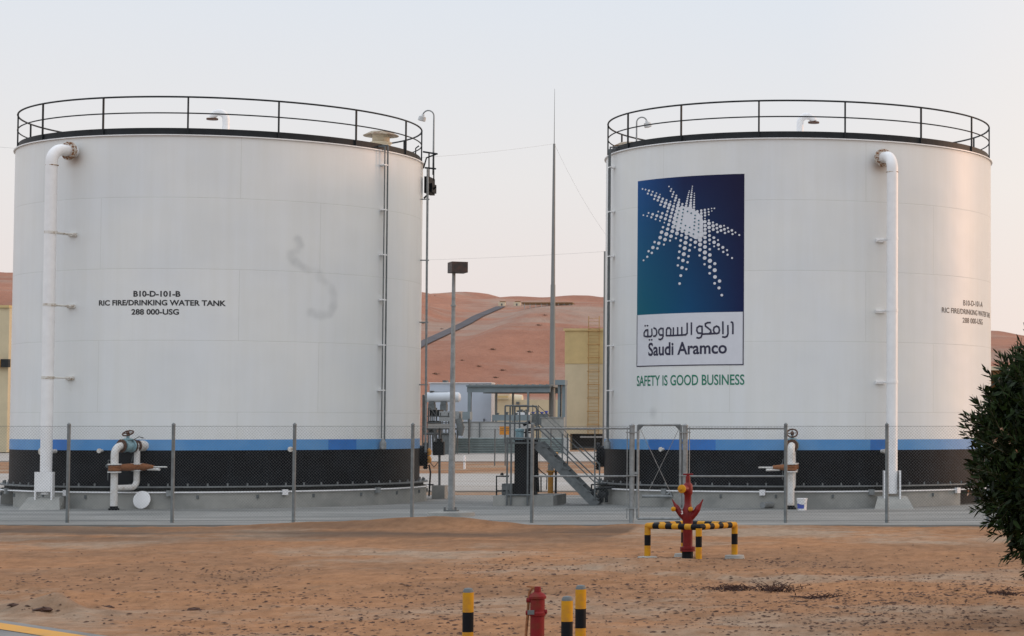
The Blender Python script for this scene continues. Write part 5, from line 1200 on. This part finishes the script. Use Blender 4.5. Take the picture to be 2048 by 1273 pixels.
def cream_house():
    Y = 330; t = thing('cream_building', 'long low cream building seen under the canopy', 'building', (P(1020, 880, Y).x, Y, 0))
    rect(MB(), 975, 800, 1130, 890, Y, 10).build('wall', M['beige'], t)
    rect(MB(), 978, 788.5, 1018, 799.5, Y, 8, dy=.5).build('roof_block', M['cream'], t)
    rect(MB(), 980, 792, 1017, 796, Y, .5, dy=-.6).build('roof_shade', M['beige_dark'], t)
    a = P(1016, 800, Y); r = P(1016, 788, Y).z-a.z; mb = MB(); MB().tube([(a.x, Y+2, a.z), (P(1040, 800, Y).x, Y+2, a.z)], [r, r*.85], 18).build('roof_dome', M['cream'], t)
    rect(MB(), 1033, 804, 1039, 809, Y, .3, dy=-.35).build('window', M['galv_dark'], t, whole=False)
cream_house()
def low_walls():
    Y = 203.5; t = thing('corrugated_barrier', 'low green grey corrugated sheet barrier behind the pump stand', 'barrier', (P(1020, 905, Y).x, Y, 0))
    a, b2 = P(912, 907, Y), P(1137, 876, Y); h = b2.z/9; vs = []; n = 9
    prof = []
    for k in range(n):
        prof += [(0.0, k*h), (-0.09, k*h+h*.35), (-0.09, k*h+h*.65), (0.0, k*h+h*.98)]
    vs = [(x, Y+dy, z) for x in (a.x, b2.x) for dy, z in prof]; m = len(prof)
    MB().add(vs, [(i, i+m, i+m+1, i+1) for i in range(m-1)]).box((a.x, Y+.02, 0), (b2.x, Y+.2, b2.z-.02)).build('sheet', M['corr'], t)
    rect(MB(), 1128, 876, 1139, 908, Y, .6, dy=-.3).build('end_post', M['grey_wall'], t)
    Y2 = 212; w2 = thing('low_wall', 'plain pale grey wall above the corrugated barrier', 'wall', (P(1020, 880, Y2).x, Y2, 0))
    rect(MB(), 925, 845, 1060, 940, Y2, .4).build('wall_face', M['grey_wall'], w2)
    rect(MB(), 924, 843.5, 1061, 845, Y2, .6, dy=-.1).build('coping', M['galv'], w2)
    mb = MB()
    for x in (939, 958.5): rect(mb, x, 845, x+2.5, 876, Y2, .1, dy=-.2)
    mb.build('pilaster', M['galv_dark'], w2, whole=False)
    w3 = thing('low_wall', 'rough grey block wall right of the mast foot', 'wall', (P(1110, 880, 216).x, 216, 0))
    rect(MB(), 1082, 836, 1128, 940, 216, .5).build('wall_face', M['concrete'], w3); rect(MB(), 1081, 834.5, 1128, 836, 216, .7, dy=-.1).build('coping', M['galv'], w3)
low_walls()
def far_fence():
    Y = 139; t = thing('far_fence', 'thin post and wire fence holding the orange sign', 'fence', (P(1000, 930, Y).x, Y, 0))
    xs = [905, 990, 1011, 1102, 1190]
    for x in xs:
        p = P(x, 858, Y); MB().tube([(p.x, Y, -.05), (p.x, Y, p.z)], 0.04, 6).build('post', M['galv_dark'], t, whole=False)
    mb = MB()
    for y in (860, 895, 926): mb.tube([P(xs[0], y, Y), P(xs[-1], y, Y)], 0.012, 5)
    mb.build('wire', M['galv_dark'], t, whole=False)
    s = thing('warning_sign', 'orange two panel warning sign hung on the far fence', 'sign', P(1010, 870, Y))
    for x0, x1 in ((999.5, 1009.5), (1011, 1020)): rect(MB(), x0, 853.5, x1, 870, Y, .02, dy=-.08).build('panel', M['sign_orange'], s, whole=False)
    mb = MB()
    for y in (857, 860.5): rect(mb, 1001, y, 1008, y+1.4, Y, .004, dy=-.086); rect(mb, 1012.5, y, 1018.5, y+1.4, Y, .004, dy=-.086)
    mb.build('markings', M['brown'], s, whole=False)
far_fence()
def marker():
    Y = 125; p = P(929, 938, Y); p.z = 0; t = thing('marker_post', 'short white marker post beyond the service road', 'post', p)
    h = P(929, 912, Y).z; MB().lathe([(0.07, 0), (0.065, h-.05), (0.045, h), (0, h+.02)], p, n=12).build('post', M['white'], t, whole=False); MB().lathe([(0.071, h*.5), (0.071, h*.6)], p, n=12).build('band', M['grey_wall'], t)
marker()
def mast():
    Y = 230; p = P(1103.5, 870, Y); p.z = 0; t = thing('radio_mast', 'tall grey tapering mast with a whip aerial between the tanks', 'mast', p)
    zt = P(1103, 288, Y).z; top = P(1102.5, 288, Y)
    MB().tube([p, V((p.x, Y, P(1103, 570, Y).z))], [0.34, 0.25], 16).tube([V((p.x, Y, P(1103, 570, Y).z)), V((p.x, Y, zt))], [0.215, 0.12], 16).build('pole', M['mast'], t)
    MB().tube([V((p.x, Y, zt)), V((p.x, Y, P(1099, 178, Y).z))], [0.035, 0.015], 6).build('whip_aerial', M['galv_dark'], t)
    def wire(a, b2, sag, lab, n=14):
        pts = [a.lerp(b2, i/n)-V((0, 0, sag*4*(i/n)*(1-i/n))) for i in range(n+1)]
        tag(MB().tube(pts, 0.008, 5).build('aerial_wire', M['mast']), lab, 'wire', 'aerial wires')
    wire(V((p.x, Y, zt)), P(700, 322, 190), 0.3, 'thin aerial wire running from the mast top to the left behind the smeared tank')
    wire(V((p.x, Y, zt)), P(1290, 555, 235), 1.6, 'thin aerial wire sagging from the mast top to the right')
    wire(P(780, 522, 236), P(1300, 497, 236), 0.2, 'thin aerial wire crossing level just above the dunes')
    wire(P(-40, 291, 200), P(60, 300, 200), 0.0, 'short thin aerial wire high beside the left edge of the smeared tank')
    p2 = P(1207, 890, 245); t2 = thing('radio_mast', 'thin grey pole close beside the left edge of the sign tank', 'mast', (p2.x, 245, 0))
    MB().tube([(p2.x, 245, 0), (p2.x, 245, P(1207, 503, 245).z)], 0.12, 8).build('pole', M['mast'], t2)
mast()
# buildings on the dune crest
def crest_things():
    for i, (x, y, lab) in enumerate(((1004, 612, 'small white gatehouse left of the dune road end'), (1034, 612, 'small white gatehouse at the start of the long dune top shelter'))):
        p = on_dune(x, y); t = thing('gatehouse', lab, 'building', p, 'gatehouses on the dune'); s = p.y/F; w_ = 13*s; h = 7*s
        MB().box(p+V((-w_/2, -w_/4, -1)), p+V((w_/2, w_/4, h))).build('wall', M['cream'], t); MB().box(p+V((-w_*.3, -w_/4, h+.01)), p+V((w_*.55, w_/3, h+.45))).build('roof', M['brown'], t)
        MB().box(p+V((-w_*.1, -w_/4-.06, 0)), p+V((w_*.12, -w_/4-.01, h*.6))).build('door', M['galv_dark'], t)
    a, b2 = on_dune(1043, 611), on_dune(1145, 611); Yw = min(a.y, b2.y); s = Yw/F
    A = P(1043, 611, Yw); B = P(1145, 611, Yw); t = thing('long_shelter', 'long low dark roofed shelter on the dune top', 'shelter', A)
    mb = MB(); mb.box((A.x, Yw, A.z+3.6*s), (B.x, Yw+6, A.z+6.0*s)); mb.build('roof', M['brown'], t)
    for k in range(9): x = A.x+(B.x-A.x)*(k+.5)/9; MB().box((x-.15, Yw+.2, min(A.z, dune_h(x, Yw))-.5), (x+.15, Yw+.5, A.z+3.6*s)).build('pillar', M['grey_wall'], t)
    MB().box((A.x, Yw+2, A.z+0.2), (B.x, Yw+2.5, A.z+3.5*s)).build('wall', M['cream'], t)
crest_things()

# ------------------------------------------------------------------ oleander shrub at the right
def leaf_mat():
    m, t, b = nodes('oleander_leaf'); N = t.nodes; L = t.links
    g = N.new('ShaderNodeNewGeometry'); r = N.new('ShaderNodeValToRGB'); L.new(g.outputs['Random Per Island'], r.inputs[0])
    r.color_ramp.elements[0].color = (0.005, 0.010, 0.004, 1); r.color_ramp.elements[1].color = (0.022, 0.042, 0.009, 1)
    L.new(r.outputs[0], b.inputs['Base Color']); b.inputs['Roughness'].default_value = 0.6; b.inputs['Specular IOR Level'].default_value = 0.12
    return m
M['leaf'] = leaf_mat(); M['stem'] = pmat('green_brown_stem', (0.05, 0.045, 0.02), 0.8, var=0.3)
def shrub():
    Y = 27.0; c = P(2172, 905, Y); base = V((c.x, Y, 0)); t = thing('oleander_shrub', 'large dark green shrub with long narrow leaves at the right edge', 'shrub', base)
    rng = random.Random(11); lm = MB(); sm = MB()
    rx, rz = 1.42, 1.62
    for k in range(7):
        a = rng.uniform(0, 6.28); q = base+V((0.3*math.cos(a), 0.3*math.sin(a), 0)); e = c+V((0.8*math.cos(a), 0.8*math.sin(a), rng.uniform(-.4, .6)))
        sm.tube([base+V((0.1*math.cos(a), 0.1*math.sin(a), -.1)), q+V((0, 0, .5)), e.lerp(q, .4), e], [0.04, 0.035, 0.025, 0.01], 7)
    def leaf(p, d, L, w_):
        side = d.cross(V((rng.uniform(-1, 1), rng.uniform(-1, 1), rng.uniform(-1, 1)))).normalized(); nrm = d.cross(side)
        q = [p, p+d*L*.3+side*w_-nrm*.004, p+d*L*.65+side*w_*.8-nrm*L*.05, p+d*L-nrm*L*.14, p+d*L*.65-side*w_*.8-nrm*L*.05, p+d*L*.3-side*w_-nrm*.004, p+d*L*.5-nrm*L*.03]
        lm.add(q, [(0, 1, 6), (1, 2, 6), (2, 3, 6), (3, 4, 6), (4, 5, 6), (5, 0, 6)])
    n = 0
    while n < 1150:
        v = V((rng.gauss(0, 1), rng.gauss(0, 1), rng.gauss(0, 1))).normalized(); rad = rng.uniform(0.45, 1.0)**0.6
        if v.y > 0.35 and rng.random() < .6: continue
        k = 1+0.16*mnoise.noise(V((v.x*2.2, v.y*2.2, v.z*2.2+5)))+0.07*mnoise.noise(V((v.x*6, v.y*6, v.z*6)))
        p = c+V((v.x*rx, v.y*rx, v.z*rz))*(rad*k)
        d = (v*0.75+V((0, 0, 0.55))+V((rng.gauss(0, .28), rng.gauss(0, .28), rng.gauss(0, .25)))).normalized()
        if v.z < -0.4: d = (v+V((0, 0, .2))+V((rng.gauss(0, .3), rng.gauss(0, .3), rng.gauss(0, .3)))).normalized()
        Ls = rng.uniform(.22, .42); tip = p+d*Ls*0.5; st = p-d*Ls*0.5
        sm.tube([st, tip], [0.006, 0.003], 4, caps=False)
        for j in range(18):
            tt = j/17; q = st.lerp(tip, tt); a = j*2.4+rng.uniform(-.3, .3); up = V((0, 0, 1)) if abs(d.z) < .9 else V((1, 0, 0)); e1 = d.cross(up).normalized(); e2 = d.cross(e1)
            out = e1*math.cos(a)+e2*math.sin(a); ld_ = (d*(0.35+0.75*tt)+out*(1.0-.5*tt)).normalized(); leaf(q, ld_, rng.uniform(.09, .16)*(1.0 if tt < .85 else .75), rng.uniform(.009, .0145))
        n += 1
    for _ in range(23000):      # inner foliage closing the crown
        v = V((rng.gauss(0, 1), rng.gauss(0, 1), rng.gauss(0, 1))).normalized()*rng.uniform(.40, .95); p = c+V((v.x*rx, v.y*rx, v.z*rz))
        leaf(p, V((rng.gauss(0, 1), rng.gauss(0, 1), rng.gauss(.3, 1))).normalized(), rng.uniform(.11, .19), rng.uniform(.018, .030))
    sm.build('stems', M['stem'], t); lm.build('foliage', M['leaf'], t)
    pk = pmat('withered_flower', (0.42, 0.25, 0.16), 0.8, var=.3); fm = MB()
    for x, y in ((2003, 856), (2012, 868), (2035, 905), (1990, 880), (2022, 885), (1937, 985)):
        p = P(x, y, Y-1.0); 
        for j in range(7): 
            d = V((rng.gauss(0, 1), rng.gauss(0, 1)-1, rng.gauss(0, 1))).normalized(); s = d.cross(V((0, 0, 1))).normalized()*.012; fm.add([p, p+d*.03+s, p+d*.05, p+d*.03-s], [(0, 1, 2, 3)])
    fm.build('flowers', pk, t)
shrub()

# ------------------------------------------------------------------ litter on the sand
def litter():
    rng = random.Random(5); mb = MB(); n = 0
    def one(x, y, s):
        z = ground_h(x, y)+0.004; a = rng.uniform(0, math.pi); l = s*rng.uniform(.6, 1.3); w_ = s*rng.uniform(.35, .65)
        d = V((math.cos(a), math.sin(a)*.8, 0)); e = V((-d.y, d.x, 0)); h = rng.uniform(.15, .8)*s*.5
        p = V((x, y, z)); mb.add([p-d*l, p-d*l*.3+e*w_+V((0, 0, h*.3)), p+d*l*.5+e*w_*.8+V((0, 0, h*.5)), p+d*l+V((0, 0, h*.6)), p+d*l*.4-e*w_, p-d*l*.4-e*w_*.8, p+V((0, 0, h))], [(0, 6, 1), (1, 6, 2), (2, 6, 3), (3, 6, 4), (4, 6, 5), (5, 6, 0)])
    while n < 8500:
        y = rng.uniform(22.5, 44)**1.0; x = rng.uniform(-11.5, 2.0)*y/24
        dens = (0.5+0.9*mnoise.noise(V((x*.35, y*.22, 8))))*(1.0 if y < 33 else max(.08, 1-(y-33)/10))*(0.35+0.65*min(1, max(0, (x*24/y+9)/6)))
        if rng.random() > dens or road_side(x, y) > -.6: continue
        one(x, y, .012+.038*rng.random()**1.8); n += 1
    for (px, py, sx, sy, k) in ((480, 1150, 50, 8, 90), (560, 1140, 50, 6, 60), (850, 1180, 70, 6, 70), (1060, 1160, 40, 6, 50), (1880, 1182, 60, 8, 160), (1980, 1178, 50, 8, 150), (1980, 1240, 50, 10, 100), (1840, 1250, 80, 12, 90), (1620, 1195, 40, 5, 90), (1860, 1200, 60, 6, 60)):
        for _ in range(k): g = G(px+rng.gauss(0, sx), py+rng.gauss(0, sy)); one(g.x, g.y, rng.uniform(.014, .042))
    tag(mb.build('leaf_litter', M['litter']), 'scattered small dark dry leaves on the sand', 'dry leaves', kind='stuff')
litter()
def twigs(px, py, wpx, hpx, n, lab, seed):
    rng = random.Random(seed); p = G(px, py); s = p.y/F; t = thing('dry_brush', lab, 'dry brush', V((p.x, p.y, ground_h(p.x, p.y))), 'dry brush heaps on the sand')
    mb = MB(); lv = MB()
    for _ in range(n):
        q = V((p.x+rng.gauss(0, wpx*s*.22), p.y+rng.gauss(0, .25), 0)); q.z = ground_h(q.x, q.y)+.01
        a = rng.uniform(-.5, .5)+(math.pi if rng.random() < .5 else 0); L = rng.uniform(.06, .26); e = q+V((math.cos(a)*L, math.sin(a)*L*.7, rng.uniform(0, hpx*s)*rng.random()))
        m_ = q.lerp(e, .5)+V((0, 0, rng.uniform(0, .06))); mb.tube([q, m_, e], [0.007, 0.005, 0.002], 5)
        for k in range(9):
            r = q.lerp(e, rng.random()); d = V((rng.gauss(0, 1), rng.gauss(0, 1), rng.gauss(0, .6))).normalized()*rng.uniform(.025, .06); w_ = d.cross(V((0, 0, 1))).normalized()*.010; lv.add([r, r+d*.5+w_, r+d, r+d*.5-w_], [(0, 1, 2, 3)])
    mb.build('twigs', M['twig'], t); lv.build('dead_leaves', M['twig'], t)
twigs(1468, 1176, 84, 6, 50, 'flat pile of dark dry twigs below the guard frame', 1)
twigs(1555, 1178, 70, 34, 34, 'upright tangle of dry stems right of the flat twig pile', 2)
twigs(1640, 1192, 80, 5, 18, 'scattered dry twigs lying right of the upright tangle', 3)
twigs(2010, 1184, 80, 8, 24, 'dry twig heap below the dark shrub', 4)
for i, (px, py, sz) in enumerate(((85, 1227, .085), (28, 1224, .055), (388, 1212, .07), (218, 1212, .055), (985, 1036, .07))):
    p = G(px, py); rng = random.Random(40+i); vs = []; n = 9
    mb = MB(); pr = [(0, -.3), (.8, -.1), (1.0, .15), (.7, .42), (0, .55)]
    for r, h in pr:
        for k in range(n): a = 2*math.pi*k/n; j = rng.uniform(.8, 1.2); vs.append(V((p.x+r*sz*1.5*j*math.cos(a), p.y+r*sz*j*math.sin(a), ground_h(p.x, p.y)+h*sz*j)))
    mb.add(vs, [(i2*n+k, i2*n+(k+1) % n, (i2+1)*n+(k+1) % n, (i2+1)*n+k) for i2 in range(len(pr)-1) for k in range(n)], 0, False)
    labs = ['flat dark red brown stone beside the road edge', 'small dark stone at the far left near the yellow line', 'brown stone alone on the sand left of the bollards', 'grey brown stone right of the sand heaps', 'dark stone on the sand mound right of the lamp post']
    tag(mb.build('stone', M['litter']), labs[i], 'stone', 'stones on the sand')

# ------------------------------------------------------------------ scrub on the dunes
def scrub():
    rng = random.Random(3); proto = None
    spots = [(1078, 652), (992, 757), (1006, 742), (872, 750), (846, 648), (884, 659), (986, 700), (1060, 706), (925, 722), (958, 735), (1090, 632), (870, 592)]
    labs = ['small dark scrub bush high on the dune beside the mast', 'dark scrub bush low on the dune just above the canopy roof', 'scrub bush a little above the canopy on the dune', 'scrub bush low on the dune above the pale blue shed', 'scrub bush high on the dune at the edge of the smeared tank', 'scrub bush just above the dune road', 'scrub bush midway down the bare dune face', 'scrub bush midway down the dune left of the mast', 'scrub bush on the dune right of the lamp post pole', 'scrub bush on the lower dune between lamp post and mast', 'scrub bush near the long dune shelter', 'scrub bush on the far left dune crest']
    for k, ((x, y), lab) in enumerate(zip(spots, labs)):
        p = on_dune(x, y)
        if proto is None:
            mb = MB()
            for _ in range(90):
                v = V((rng.gauss(0, .8), rng.gauss(0, .8), abs(rng.gauss(0, .45)))); d = V((rng.gauss(0, 1), rng.gauss(0, 1), rng.gauss(.4, .6))).normalized()*.5; s_ = d.cross(V((0, 0, 1))).normalized()*.22
                mb.add([v, v+d*.5+s_, v+d, v+d*.5-s_], [(0, 1, 2, 3)])
            o = proto = mb.build('desert_scrub', M['scrub'])
        else:
            o = proto.copy(); COL.objects.link(o)
        o.location = p; f = rng.uniform(.35, .6); o.scale = (f*1.5, f, f*.9); tag(o, lab, 'bush', 'scrub bushes on the dunes')
M['scrub'] = pmat('dry_scrub', (0.10, 0.065, 0.04), 0.9, var=.3)
scrub()
